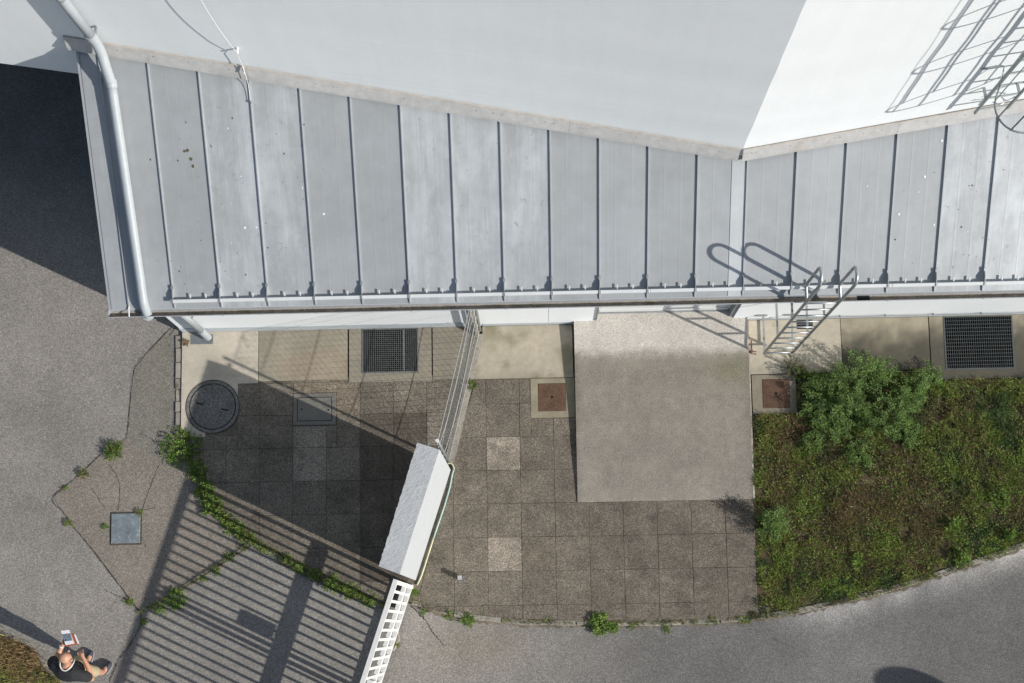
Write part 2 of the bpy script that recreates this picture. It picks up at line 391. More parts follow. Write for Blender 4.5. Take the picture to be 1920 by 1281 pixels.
# ------------------------------------------------------------------ paved yard: bed, slabs, ramp, kerb
bedp = ccw(LEFT[1:]+KERB[:9]+[(3.22,.30),(3.22,3.78),(-4.9,3.80)])
pav = MB().prism(bedp, -.06, -.007).build('pavement', M['bed'], kind='structure')
S = .5; XR0, XL0, YR0, YL0 = -.7126, -4.0959, 3.3344, 3.2226
FL = [(FENCE_W.x+.03, FENCE_W.y), (FENCE_P.x+.03, FENCE_P.y), (-1.80, .66)]
rs = random.Random(4)
full = MB().prism([(-.2475,-.2475),(.2475,-.2475),(.2475,.2475),(-.2475,.2475)], -.05, 0, .003).mesh('paving_slab'); full.materials.append(M['paver'])
def lay(poly, tint):
    poly = [p for i, p in enumerate(poly) if math.hypot(p[0]-poly[i-1][0], p[1]-poly[i-1][1]) > 1e-3]
    if len(poly) < 3 or abs(area(poly)) < .004: return
    cx = sum(p[0] for p in poly)/len(poly); cy = sum(p[1] for p in poly)/len(poly)
    dz = rs.uniform(-.003, .003)
    if abs(abs(area(poly))-.25) < 1e-4:
        o = inst('paving_slab', full, (cx, cy, dz), pav, tint); o.rotation_euler = (rs.uniform(-.004,.004), rs.uniform(-.004,.004), rs.uniform(-.004,.004))
    else:
        MB().prism(shrink(ccw(poly), .0025), -.05, dz, .004).build('paving_slab', M['paver'], pav, tint=tint)
def subtract_rect(poly, r):
    """poly minus an axis-aligned rectangle, as up to four pieces"""
    x0, y0, x1, y1 = r; out = []; rest = poly
    ov = poly
    for p, q in (((x0,y1),(x0,y0)), ((x1,y0),(x1,y1)), ((x1,y1),(x0,y1)), ((x0,y0),(x1,y0))):
        ov = clip(ov, p, q) if len(ov) > 2 else ov
    if len(ov) < 3 or abs(area(ov)) < 1e-4: return [poly]
    for p, q in (((x0,y0),(x0,y1)), ((x1,y1),(x1,y0)), ((x0,y1),(x1,y1)), ((x1,y0),(x0,y0))):
        out.append(clip(rest, p, q)); rest = clip(rest, q, p)
        if len(rest) < 3: break
    return [o for o in out if len(o) > 2]
RCOV = [(a2(1000,708)[0]-.05, 3.10, .62, 3.72)]
for k in range(-4, 9):                                           # right-hand field
    for j in range(-2, 8):
        x0, y1 = XR0+k*S, YR0-j*S
        q = [(x0, y1-S), (x0+S, y1-S), (x0+S, y1), (x0, y1)]
        q = clip(q, (10, 3.70), (-10, 3.70))
        for a, b_ in ((FL[1], FL[0]), (FL[2], FL[1])):
            q = clip(q, b_, a) if len(q) > 2 else q
        q = clip(q, (3.205, -5), (3.205, 5)) if len(q) > 2 else q
        for a, b_ in (((-1.9,.33),(-.4,.12)), ((-.4,.12),(3.3,.12))):
            q = clip(q, a, b_) if len(q) > 2 else q
        if len(q) < 3: continue
        ps = [q]
        if max(p[0] for p in q) > .63 and max(p[1] for p in q) > 1.84:
            ps = subtract_rect(q, (.635, 1.835, 3.4, 5))
        pp = []
        for p_ in ps: pp += subtract_rect(p_, RCOV[0])
        t = 1+.10*nz(k*1.7, j*2.3, 1, 2)
        wr = (1-.10*sm(2, 5, k)*sm(2, 4, j))
        tint = (t*wr, t*wr*.995, t*wr*.99)
        if (k, j) in ((0, 1), (0, 4)): tint = (1.80, 1.80, 1.84)
        elif (k, j) == (1, 4): tint = (1.02, 1.0, .97)
        for p_ in pp: lay(p_, tint)
LFIELD = [LEFT[i] for i in range(1, len(LEFT))]
COV_R = (-3.60, 3.055, -2.945, 3.555)
for k in range(-3, 7):                                           # left-hand field
    for j in range(-1, 8):
        x0, y1 = XL0+(k)*S, YL0-j*S
        q = [(x0, y1-S), (x0+S, y1-S), (x0+S, y1), (x0, y1)]
        q = clip(q, (10, 3.735), (-10, 3.70))
        for a, b_ in zip(LFIELD[:-1], LFIELD[1:]): q = clip(q, a, b_) if len(q) > 2 else q
        for a, b_ in ((FL[0], FL[1]), (FL[1], FL[2])):
            q = clip(q, (b_[0]-.10, b_[1]), (a[0]-.10, a[1])) if len(q) > 2 else q
        if len(q) < 3: continue
        t = 1+.12*nz(k*1.9, j*1.3, 1, 7); tint = (t*.96, t*.97, t*.97)
        if (k, j) in ((1, 1), (1, 0)): tint = (1.42, 1.45, 1.48)
        if (k, j) in ((2, 0), (2, 1)): tint = (1.15, 1.16, 1.16)
        if (k, j) in ((1, -1), (2, -1)): tint = (1.42, 1.36, 1.28)
        if (k, j) in ((3, 0), (3, 1), (4, 0), (4, 1), (5, 1), (3, 2), (4, 2), (3, 3), (4, 3), (3, 4), (4, 4)): tint = (.62, .605, .59)  # darker slabs near the pillar; the tint also deepens the shadow there
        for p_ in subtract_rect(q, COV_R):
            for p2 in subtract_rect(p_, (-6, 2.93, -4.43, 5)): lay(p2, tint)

def gridslab(name, x0, y0, x1, y1, fn, hole=None, ztop=0.0, zb=-.12, parent=None, m='slab', poly=None, step=.06, kind=None):
    xs = sorted(set([round(x, 4) for x in np.linspace(x0, x1, max(2, int((x1-x0)/step)+1))]+([hole[0], hole[2]] if hole else [])))
    ys = sorted(set([round(y, 4) for y in np.linspace(y0, y1, max(2, int((y1-y0)/step)+1))]+([hole[1], hole[3]] if hole else [])))
    zt = ztop if callable(ztop) else (lambda x, y: ztop)
    b = MB(); nx = len(xs); ny = len(ys); keep = {}
    for y in ys:
        for x in xs: b.v.append((x, y, zt(x, y))); b.c.append(fn(x, y))
    cells = set()
    for j in range(ny-1):
        for i in range(nx-1):
            cx, cy = (xs[i]+xs[i+1])/2, (ys[j]+ys[j+1])/2
            if hole and hole[0] < cx < hole[2] and hole[1] < cy < hole[3]: continue
            if poly and not inside(poly, cx, cy): continue
            cells.add((i, j)); b.f.append((j*nx+i, j*nx+i+1, (j+1)*nx+i+1, (j+1)*nx+i))
    low = {}
    def lw(k):
        if k not in low:
            low[k] = len(b.v); x, y, z = b.v[k]; b.v.append((x, y, zb)); b.c.append(b.c[k])
        return low[k]
    for i, j in list(cells):
        for di, dj, e in ((0,-1,((i,j),(i+1,j))), (1,0,((i+1,j),(i+1,j+1))), (0,1,((i+1,j+1),(i,j+1))), (-1,0,((i,j+1),(i,j)))):
            if (i+di, j+dj) not in cells:
                p, q = (e[0][1]*nx+e[0][0]), (e[1][1]*nx+e[1][0]); b.f.append((q, p, lw(p), lw(q)))
    return b.build(name, M[m], parent, kind=kind)
def col3(r, g, b_): return lambda x, y, n=0: (r*n if n else r, g, b_)
def cream(x, y):
    n = nz(x, y, 2.5, 1)
    d = .62*sm(.0, .5, math.exp(-((x+4.55)**2/.25+(y-3.98)**2/.03)))*(.6+.6*nz(x, y, 7))
    k = 1.32*(1+.05*n)*(1-.35*max(0, d)); return (k, k*.985, k*.98)
def green(x, y):
    n = nz(x, y, 2.2, 4); k = .76*(1+.14*n+.08*nz(x, y, 6, 9)); g = sm(.1, .5, math.exp(-((x+3.1)**2/.5+(y-3.95)**2/.05)))
    return (k*1.0+.06*g, k*.985, k*.93-.03*g)
def grey1(x, y): n = nz(x, y, 2.8, 8); k = .66*(1+.12*n+.06*nz(x, y, 8, 2)); return (k, k*.985, k*.94)
def mossy(x, y):
    n = nz(x, y, 2.6, 14); n2 = nz(x, y, 5, 3); m_ = sm(-.12, .35, n*.8+.5*n2-.25*abs(x+.35)); k = 1.06*(1+.07*n2)
    d = sm(3.85, 3.7, y+.08*n2)*.18
    return (k*(1-.42*m_-d), k*.975*(1-.41*m_-d), k*.92*(1-.48*m_-d))
def pale_cream(x, y):  # light cream concrete, darker towards the front and right edges
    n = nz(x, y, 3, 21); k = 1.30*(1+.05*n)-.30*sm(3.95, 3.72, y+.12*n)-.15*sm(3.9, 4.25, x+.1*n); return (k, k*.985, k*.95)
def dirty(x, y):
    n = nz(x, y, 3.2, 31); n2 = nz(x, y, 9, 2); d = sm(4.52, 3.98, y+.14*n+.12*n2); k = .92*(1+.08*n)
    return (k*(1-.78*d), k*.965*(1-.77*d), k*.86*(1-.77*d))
G1 = (-2.545, 3.855, -1.73, 4.50); G2 = (6.14, 3.72, 7.125, 4.50)
ypw = WY-.012
cs = [('concrete_slab', -5.28, 2.86, -4.125, ypw, cream, None, [(-5.28,ypw),(-4.125,ypw),(-4.125,3.745),(-4.42,3.735),(-4.5,3.3),(-4.9,2.945),(-5.28,2.945)]),
      ('concrete_slab', -4.115, 3.748, -2.78, ypw, green, None, None), ('concrete_slab', -2.755, 3.70, -1.515, ypw, grey1, G1, None),
      ('concrete_slab', -1.495, 3.72, -.80, ypw, lambda x, y: tuple(.98*c for c in grey1(x, y)), None, [(-1.495,3.72),(-.98,3.72),(-.82,ypw),(-1.495,ypw)]),
      ('concrete_slab', -.93, 3.715, .60, ypw, mossy, None, [(-.93,3.715),(.60,3.715),(.60,ypw),(-.72,ypw)]),
      ('concrete_slab', 3.235, 3.70, 4.595, ypw, pale_cream, None, None), ('concrete_slab', 4.605, 3.72, 5.90, ypw, dirty, None, None),
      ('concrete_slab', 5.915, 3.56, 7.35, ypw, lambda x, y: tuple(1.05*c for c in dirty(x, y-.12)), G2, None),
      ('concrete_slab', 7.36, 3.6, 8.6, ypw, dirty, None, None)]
for nm, x0, y0, x1, y1, fn, hole, poly in cs: gridslab(nm, x0, y0, x1, y1, fn, hole, rs.uniform(-.004, .004), parent=pav, poly=poly)
# cellar light wells under the gratings, open to the sky
pw_ = MB()
for x0, y0, x1, y1 in (G1, G2):
    z0 = -1.1
    pw_.add([(x0,y0,z0),(x1,y0,z0),(x1,y1,z0),(x0,y1,z0),(x0,y0,-.1),(x1,y0,-.1),(x1,y1,-.1),(x0,y1,-.1)], [(0,1,2,3),(0,4,5,1),(1,5,6,2),(2,6,7,3),(3,7,4,0)])
pw_.build('light_well_pits', M['pit'], kind='structure')
sub = MB(); sub.box(-4.95, 3.70, -.30, 8.6, 4.7, -.13)     # gravel below the wall slabs, cut round the pits
bsub = MB()
for x0, x1 in ((-4.95, G1[0]-.02), (G1[2]+.02, G2[0]-.02), (G2[2]+.02, 8.6)): bsub.box(x0, 3.70, -.30, x1, 4.56, -.122)
bsub.build('slab_subbase', M['bed'], kind='structure')
# strip of earth and mortar left along the foot of the fence
st = MB(); st.prism(ccw([(FL[0][0]-.10, 4.4), (FL[0][0]+.02, 4.4), (FL[1][0]+.06, 2.45), (FL[1][0]-.09, 2.45)]), -.04, .006)
st.build('fence_footing', M['kerb'], kind='structure')

def rampcol(x, y):
    n = nz(x, y, 2.2, 41); n2 = nz(x, y, 7, 12)
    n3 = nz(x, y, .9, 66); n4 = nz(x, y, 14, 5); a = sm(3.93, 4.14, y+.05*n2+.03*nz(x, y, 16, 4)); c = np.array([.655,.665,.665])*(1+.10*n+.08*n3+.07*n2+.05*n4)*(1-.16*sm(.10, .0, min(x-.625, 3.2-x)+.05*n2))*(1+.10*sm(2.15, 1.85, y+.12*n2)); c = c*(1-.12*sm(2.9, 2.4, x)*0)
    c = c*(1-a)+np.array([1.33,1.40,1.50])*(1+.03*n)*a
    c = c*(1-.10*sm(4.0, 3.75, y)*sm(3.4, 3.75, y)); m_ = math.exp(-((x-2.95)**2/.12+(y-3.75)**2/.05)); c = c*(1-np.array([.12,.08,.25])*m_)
    return tuple(c*(1+.05*n2))
rz_ = lambda x, y: .012+.12*(y-1.83)/2.79
def ramp():
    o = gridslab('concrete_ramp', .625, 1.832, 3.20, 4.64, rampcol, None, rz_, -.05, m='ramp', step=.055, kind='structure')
    e = MB(); vs = []
    return o
ramp()
MB().add([(3.203,1.84,.016),(3.232,1.84,.006),(3.232,4.52,.012),(3.203,4.52,.012)], [(0,1,2,3)]).build('ramp_edge', M['kerb'], kind='structure')

# kerb stones
kb = MB(); ribbon(kb, [(x, y-.03) for x, y in KERB], .10, ZA+.006); kerb = kb.build('kerb', M['bed'], kind='structure')
P = [Vector((x, y, 0)) for x, y in KERBC]; acc = 0; cur = [P[0]]; segs = []; tgt = .62; rk = random.Random(8)
for a, b_ in zip(P[:-1], P[1:]):
    cur.append(b_); acc += (b_-a).length
    if acc > tgt: segs.append(cur); cur = [b_]; acc = 0; tgt = rk.uniform(.45, .95)
for sg in segs:
    n = []
    for i, p in enumerate(sg):
        t = (sg[min(i+1, len(sg)-1)]-sg[max(i-1, 0)]).normalized(); n.append(Vector((t.y, -t.x, 0)))
    e0, e1 = (sg[1]-sg[0]).normalized()*.008, (sg[-1]-sg[-2]).normalized()*.008
    pts = list(sg); pts[0] = pts[0]+e0; pts[-1] = pts[-1]-e1
    wd = rk.uniform(.035, .055)
    outer = [(p.x+q.x*wd+rk.uniform(-.008,.008), p.y+q.y*wd+rk.uniform(-.008,.008)) for p, q in zip(pts, n)]; inner = [(p.x-q.x*.03, p.y-q.y*.03) for p, q in zip(pts, n)]
    z = rk.uniform(-.018, .006)
    MB().prism(ccw(outer+inner[::-1]), ZA-.05, z, .006).build('kerb_stone', M['kerb'], kerb)
lk = MB(); ribbon(lk, [a2(334,630), a2(334,700), a2(333,800)], .10, ZA+.012); lkerb = lk.build('kerb', M['bed'], kind='structure')
ys = [628, 652, 679, 709, 730, 752, 772, 797]
for a, b_ in zip(ys[:-1], ys[1:]):
    q = [a2(328+rk.uniform(-1,1), a+.6), a2(339+rk.uniform(-1.2,1.2), a+.6), a2(339+rk.uniform(-1.2,1.2), b_-.6), a2(328+rk.uniform(-1,1), b_-.6)]
    MB().prism(ccw(q), ZA-.05, rk.uniform(-.022, -.008), .006).build('kerb_stone', M['kerb'], lkerb)

# ------------------------------------------------------------------ tall hall behind
hall = empty('main_building', (2.555, 5.65, 0), 'tall white plastered hall whose corner rises behind the lower metal roof', 'building')
TOP = 9.2
xl, xr = -16.0, 20.0
zc_ = [0]+list(np.arange(3.0, TOP, .12))+[TOP]
cor = [(2.555+.012*nz(z, 0, 1.6, 3), 5.65+.010*nz(z, 5, 2.3, 8)) for z in zc_]; nzc = len(zc_)
for xe, fl in ((-5.2, 1), (xr, 0)):
    ye = WLx(xe) if fl else WRx(xe); b = MB()
    b.add([(cx, cy, z) for (cx, cy), z in zip(cor, zc_)]+[(xe, ye, z) for z in zc_], [((k, k+1, nzc+k+1, nzc+k) if fl else (k, nzc+k, nzc+k+1, k+1)) for k in range(nzc-1)])
    b.build('wall', M['plaster'], hall)
MB().prism(ccw([(-5.2,WLx(-5.2)),(xl,WLx(xl)),(xl,WLx(xl)+.3),(-5.2,WLx(-5.2)+.3)]), 3.1, TOP).build('wall', M['plaster'], hall)
MB().prism(ccw([(2.555,5.65),(xr,WRx(xr)),(xr,22),(xl,22),(xl,WLx(xl))]), TOP, TOP+.25).build('roof', M['flash'], hall)
MB().add([(xl,WLx(xl)+.3,3.12),(-5.2,WLx(-5.2)+.3,3.12),(-5.2,14,3.12),(xl,15.8,3.12),(xl,15.8,ZA),(-5.2,14,ZA),(-5.2,WLx(-5.2)+.01,ZA),(-5.2,WLx(-5.2)+.01,3.12),],
         [(0,3,2,1),(3,4,5,2),(2,5,6,7)]).build('loading_bay', M['pit'], hall)
# flashing along the foot of the wall: tilted strips, lapped
def flash(x0, x1, fy, lap):
    b = MB(); vs = []
    for x in (x0, x1):
        y = fy(x); s_ = fy(x+.01)-fy(x); nrm = Vector((s_, -.01, 0)).normalized()
        yw = y; o = lambda d, z: (x+nrm.x*d, yw+nrm.y*d, z)
        zb = zr(yw)
        vs += [o(.006+lap, zb+.20), o(.016+lap, zb+.20), o(.075+lap, zb+.055), o(.085+lap, zb+.02), o(.078+lap, zb+.018), o(.006+lap, zb+.185)]
    n = 6
    b.add(vs, [(i, (i+1) % n, n+(i+1) % n, n+i) for i in range(n)]+[(0,5,4,3,2,1), (6,7,8,9,10,11)])
    b.build('flashing', M['flash'], hall)
    sl_ = MB(); q_ = [Vector(vs[1])+Vector((0,-.004,.004)), Vector(vs[7])+Vector((0,-.004,.004))]; sl_.tube(q_, .006, 5); sl_.build('sealant', M['seal'], hall)
for i, (x0, x1) in enumerate(((-5.42,-3.3),(-3.3,-1.55),(-1.55,.5),(.5,2.53))): flash(x0, x1+.02 if i < 3 else x1, WLx, .002*(i % 2))
for i, (x0, x1) in enumerate(((2.56,4.4),(4.4,6.4),(6.4,8.9))): flash(x0, x1+.02, WRx, .002*(i % 2))
sb = MB(); rsn = random.Random(3)
for k in range(46):
    x = rsn.uniform(-5.2, 7.2); fy = wally(x); zb = zr(fy)+.13
    sb.obox((x, fy-.045, zb), (1,0,0), (0,.9,.43), (0,-.43,.9), .006, .006, .004)
sb.build('screw', M['frame'], hall, kind='stuff')

# ------------------------------------------------------------------ low annex with metal roof
ann = empty('annex_building', (0, WY, 0), 'low white annex with a standing seam metal roof sloping down to the gutter', 'building')
XE = 9.5
DL, DR = .90, 2.99                                              # door opening
fw = MB()
def wallseg(x0, x1): MB().box(x0, WY, 0, x1, WY+.25, 2.62).build('wall', M['plaster'], ann)
wallseg(-5.26, .24); wallseg(.245, DL); wallseg(DR, XE)
MB().box(DL, WY, 2.15, DR, WY+.25, 2.62).build('lintel', M['plaster'], ann)
MB().add([(-5.26,WY+.25,0),(-5.26,WY+.25,2.8),(-5.26,WLx(-5.26),3.6),(-5.26,WLx(-5.26),0)], [(0,1,2,3)]).build('wall', M['plaster'], ann)
MB().box(-5.27, WY-.010, -.05, -.80, WY+.002, .20).build('plinth', M['plinth'], ann)
MB().box(-.74, WY-.006, -.05, .62, WY+.002, .10).build('plinth', M['plinth'], ann)
MB().box(3.24, WY-.006, -.05, XE, WY+.002, .09).build('plinth', M['plinth'], ann)
# door
d = MB().box(DL+.06, WY+.13, .14, (DL+DR)/2-.004, WY+.18, 2.13).build('door', M['door'], ann)
MB().box(DL+.10, WY+.118, .16, (DL+DR)/2-.04, WY+.13, .26).build('kick_rail', M['door'], d)
d2 = MB().box((DL+DR)/2+.004, WY+.13, .14, DR-.06, WY+.18, 2.13).build('door', M['door'], ann)
MB().box((DL+DR)/2+.04, WY+.118, .16, DR-.10, WY+.13, .26).build('kick_rail', M['door'], d2)
hx = 2.03
hb = MB(); hb.tube(rline([(hx-.085, WY+.12, 1.05), (hx-.08, WY+.05, 1.05), (hx-.02, WY+.015, 1.05), (hx+.05, WY+.03, 1.05), (hx+.075, WY+.07, 1.05)], 5), .012, 8)
hb.box(hx-.105, WY+.112, .94, hx-.065, WY+.13, 1.16); hb.build('handle', M['chrome'], d2, smooth=False)
MB().box(DL, WY+.02, .13, DL+.06, WY+.20, 2.15).build('door_frame', M['frame'], ann)
MB().box(DR-.06, WY+.02, .13, DR, WY+.20, 2.15).build('door_frame', M['frame'], ann)
MB().box(DL-.0, WY+.10, .12, DR, WY+.22, .145).build('threshold', M['galv'], ann)
hk = MB(); hk.tube([(DL+.06, WY+.02, .16), (DL+.06, WY+.02, .95)], .006, 6); hk.tube([(DL+.06, WY+.02, .16), (DL+.06, WY-.0, .15)], .018, 8); hk.build('drop_bolt', M['galv_dark'], ann)
# roof panels and seams
RIB0, PITCH = -4.519, .597
YE = 4.10
edges = [-5.33, -5.10]+[RIB0+PITCH*i for i in range(24)]
rp = random.Random(12)
lightset = {3: 1.05, 4: 1.07, 5: 1.03, 7: 1.05, 15: 1.02, 18: 1.04, 19: 1.08, 20: 1.10, 21: 1.10}
def roofstrip(x0, x1, tint, micro=True, lift=0.0, name='roof_panel', parent=ann, m='roof'):
    prof = [(0,0),(1,0)] if not micro else [(0,0),(.30,0),(.32,.0006),(.34,0),(.64,0),(.66,.0006),(.68,0),(1,0)]
    b = MB(); vs = []
    split = [x0]+([2.555] if x0 < 2.555 < x1 else [])+[x1]
    ts = sorted(set([x0+(x1-x0)*t for t, h in prof]+split)); hh = lambda x: np.interp((x-x0)/(x1-x0), [t for t, h in prof], [h for t, h in prof])
    NY = 2
    for x in ts:
        yt = wally(x)+.01
        for k in range(NY+1):
            y = YE+(yt-YE)*k/NY; vs.append((x, y, zr(y)+hh(x)+lift))
    n = NY+1
    b.add(vs, [(i*n+k, (i+1)*n+k, (i+1)*n+k+1, i*n+k+1) for i in range(len(ts)-1) for k in range(NY)])
    return b.build(name, M[m], parent, tint=tint)
for i, (x0, x1) in enumerate(zip(edges[:-1], edges[1:])):
    t = lightset.get(i, 1.0)*rp.uniform(.97, 1.03)
    p = roofstrip(x0+.002, x1-.002, (t, t, t*1.005), micro=i > 1, m='roof_worn' if i in (3, 4, 7, 8, 9, 18, 19, 20, 21) else 'roof')
    if i == 13: roofstrip(2.462, 2.638, (1.28, 1.28, 1.28), False, .006, 'reflection_strip', p)  # flat strip tinted lighter to paint in a reflection on the roof
    y0, y1 = YE+.0, wally(x1)-.075; hs = .023
    sm_ = MB().add([(x1-.006,y0,zr(y0)-.01),(x1+.006,y0,zr(y0)-.01),(x1+.006,y0,zr(y0)+.015),(x1-.006,y0,zr(y0)+.015),
                    (x1-.006,y1,zr(y1)-.01),(x1+.006,y1,zr(y1)-.01),(x1+.006,y1,zr(y1)+hs),(x1-.006,y1,zr(y1)+hs),
                    (x1+.006,y0+.06,zr(y0+.06)+hs),(x1-.006,y0+.06,zr(y0+.06)+hs)],
                   [(0,1,2,3),(3,2,8,9),(9,8,6,7),(1,5,6,8,2),(4,0,3,9,7),(5,4,7,6)])
    sm_.build('standing_seam', M['seam'], p)
sk = MB(); rd = random.Random(9)
def speck(x, y, r):
    k = 6; z = zr(y)+.004; sk.add([(x+r*math.cos(a*6.283/k)*rd.uniform(.6,1.2), y+r*math.sin(a*6.283/k)*rd.uniform(.7,1.6)*.93, z+r*math.sin(a*6.283/k)*.42) for a in range(k)], [tuple(range(k))])
for n_ in range(85):
    x = rd.choice((-4.3,-3.9,-3.5,-3.1,5.0,5.5)) + rd.gauss(0, .3); y = rd.uniform(4.35, 6.2)
    speck(x, y, rd.choice((.004,.005,.006,.010)))
for u, v in ((346,284),(352,282),(358,298),(362,312)):
    d_ = at(u, v, 0)-Vector((0,0,CAM_H)); t_ = (2.74-.42*4.28-CAM_H)/(d_.z-.42*d_.y); q_ = Vector((0,0,CAM_H))+d_*t_; speck(q_.x, q_.y, .02)
sk.build('dirt_specks', M['twig'], ann, kind='stuff')
sk = MB()
for n_ in range(18):
    x = rd.choice((-3.3,-3.0,-3.6,5.3,5.8,4.6)) + rd.gauss(0, .25); speck(x, rd.uniform(4.6, 6.3), rd.choice((.006,.008,.014)))
sk.build('bird_droppings', M['paper'], ann, kind='stuff')
vt = MB(); y0, y1 = YE, WLx(-5.34)
vt.add([(-5.36,y0,zr(y0)+.012),(-5.33,y0,zr(y0)+.012),(-5.33,y1,zr(y1)+.012),(-5.36,y1,zr(y1)+.012),(-5.36,y0,zr(y0)-.16),(-5.36,y1,zr(y1)-.16)], [(0,1,2,3),(4,0,3,5)]).build('verge_trim', M['seam'], ann)
dk = MB(); dk.add([(-5.345,YE,zr(YE)-.012),(XE,YE,zr(YE)-.012),(XE,WRx(XE),zr(WRx(XE))-.012),(2.555,5.66,zr(5.66)-.012),(-5.345,y1,zr(y1)-.012),
                   (-5.345,YE,zr(YE)-.14),(XE,YE,zr(YE)-.14),(XE,WRx(XE),zr(WRx(XE))-.14),(2.555,5.66,zr(5.66)-.14),(-5.345,y1,zr(y1)-.14)],
                  [(0,1,2,3,4),(9,8,7,6,5),(0,5,6,1),(4,9,5,0)]).build('roof_deck', M['plinth'], ann)
# gutter: half round, silted
GX0, GX1, GR, GC, LZ = -5.37, XE, .052, 4.057, 2.662
GF, GB = GC-GR, GC+GR
arc = [(GC-GR*math.cos(a), LZ-GR*math.sin(a)*1.75) for a in np.linspace(0, math.pi, 13)]
arci = [(GC-(GR-.003)*math.cos(a), LZ-(GR-.003)*math.sin(a)*1.75) for a in np.linspace(0, math.pi, 13)]
g = MB(); n = len(arc)
for prof in (arc, arci):
    g.add([(x, y, z) for x in (GX0, GX1) for y, z in prof], [(i, i+1, n+i+1, n+i) for i in range(n-1)])
g.add([(GX0, y, z) for y, z in arc], [tuple(range(n))])
g.tube([(GX0, GF-.002, LZ+.003), (GX1, GF-.002, LZ+.003)], .007, 6)
gut = g.build('gutter', M['gutter'], ann)
b = MB(); xs = list(np.arange(GX0+.02, GX1, .05)); rg = random.Random(2); OUT = (4.12, 4.23)
for x in xs:
    for y in (GC-.030, GC-.015, GC, GC+.018, GC+.032):
        b.v.append((x, y, LZ-.074+.008*abs(nz(x, y, 6))+rg.uniform(0,.004)))
for i in range(len(xs)-1):
    if OUT[0]-.03 < xs[i] < OUT[1]: continue
    b.f += [(i*5+k, (i+1)*5+k, (i+1)*5+k+1, i*5+k+1) for k in range(4)]
b.build('gutter_silt', M['gdirt'], gut)
ob = MB(); ob.box(OUT[0]-.02, GC-.028, LZ-.080, OUT[1]+.02, GC+.036, LZ-.062); ob.build('outlet', M['dark'], gut)
br = MB()
for k in range(13):
    x = -5.1+k*1.194
    br.box(x-.010, GF-.009, LZ-.004, x+.010, GF+.006, LZ+.013)
br.build('gutter_bracket', M['galv'], gut, kind='stuff')
gb = MB(); gb.tube([(-5.10, GF-.004, LZ+.012), (-5.10, GB+.02, LZ+.03)], .008, 6); gb.build('end_strap', M['rope'], gut)
fx = MB().box(-5.33, GB+.006, 2.48, XE, GB+.03, 2.64).build('fascia', M['plinth'], ann)

# snow guard along the eave
sg = empty('snow_guard', (-4.5, 4.22, zr(4.22)), 'long thin metal snow guard rail clamped across the roof seams above the gutter', 'snow guard')
YS = 4.19; ZS = zr(YS); sv = Vector((0, .922, .387)); sn = Vector((0, -.387, .922))
def onr(y, h): p = Vector((0, y, zr(y)))+sn*h; return p
for x0, x1 in ((-4.55, -1.52), (-1.515, 1.48), (1.485, 4.48), (4.485, XE)):
    c = onr(YS, .070); MB().obox(((x0+x1)/2, c.y, c.z), (1,0,0), sv, sn, (x1-x0)/2, .021, .008).build('rail', M['rail'], sg, bevel=.003)
cl = MB(); prof = [onr(4.12, .0), onr(4.38, .0), onr(4.38, .012), onr(4.255, .066), onr(4.185, .066), onr(4.165, .018), onr(4.12, .010)]
n = len(prof); cl.add([(x, p.y, p.z) for x in (-.004, .004) for p in prof], [tuple(range(n)), tuple(range(2*n-1, n-1, -1))]+[(i, n+i, n+(i+1) % n, (i+1) % n) for i in range(n)])
c = onr(4.345, .022); cl.obox(c, (1,0,0), sv, sn, .014, .02, .014)
c = onr(4.19, .082); cl.obox(c, (1,0,0), sv, sn, .012, .026, .005)
cm = cl.mesh('clamp', Vector((0, 4.22, zr(4.22)))); cm.materials.append(M['galv'])
sp = MB(); c = onr(YS+.050, .034); sp.obox(c, (1,0,0), sv, sn, .008, .026, .006); c = onr(YS+.018, .045); sp.obox(c, (1,0,0), sv, sn, .008, .005, .014)
spm = sp.mesh('ice_stopper', Vector((0, YS, ZS))); spm.materials.append(M['rail'])
for i in range(24):
    x = RIB0+PITCH*i
    if x > XE: break
    inst('clamp', cm, (x, 4.22, zr(4.22)), sg)
    for t in (.37, .70): inst('ice_stopper', spm, (x+PITCH*t, YS, ZS), sg)

# rainwater pipes
dp = empty('downpipe', (-4.95, 6.8, 3.8), 'grey rainwater pipe coming down the tall wall and running across the metal roof', 'downpipe')
yw = WLx(-4.97)-.115
path = [(-4.985, yw, 9.0), (-4.985, yw, 6.5), (-4.975, yw, 5.0), (-4.965, yw, 4.36)]
el = [(-4.965, yw, 4.36), (-4.962, yw-.01, 4.22), (-4.955, yw-.06, 4.09), (-4.950, yw-.16, 3.97), (-4.946, yw-.28, zr(yw-.28)+.125)]
rn = [(-4.946, yw-.28, zr(yw-.28)+.125), (-4.93, 5.9, zr(5.9)+.11), (-4.895, 4.6, zr(4.6)+.095), (-4.888, 4.25, zr(4.25)+.09), (-4.886, 4.13, zr(4.13)+.07), (-4.885, 4.06, zr(4.06)+.01), (-4.885, 4.04, 2.60)]
MB().tube(path, .058, 16).build('pipe', M['pipe'], dp, smooth=True)
MB().tube(rline(el, 4), .062, 16).build('elbow', M['pipe'], dp, smooth=True)
MB().tube(rline(rn, 5), .058, 16).build('pipe', M['pipe'], dp, smooth=True)
MB().tube([(-4.9655, yw, 4.33), (-4.965, yw, 4.42)], .067, 16).build('collar', M['pipe'], dp)
MB().tube([(-4.976, yw, 5.16), (-4.976, yw, 5.19)], .066, 16).build('clip', M['galv'], dp)
MB().beam((-4.91, yw+.0, 4.40), (-4.90, yw+.11, 4.40), .02, .03).build('wall_fixing', M['galv_dark'], dp)
MB().beam((-4.92, yw+.0, 5.17), (-4.91, yw+.11, 5.17), .02, .03).build('wall_fixing', M['galv_dark'], dp)
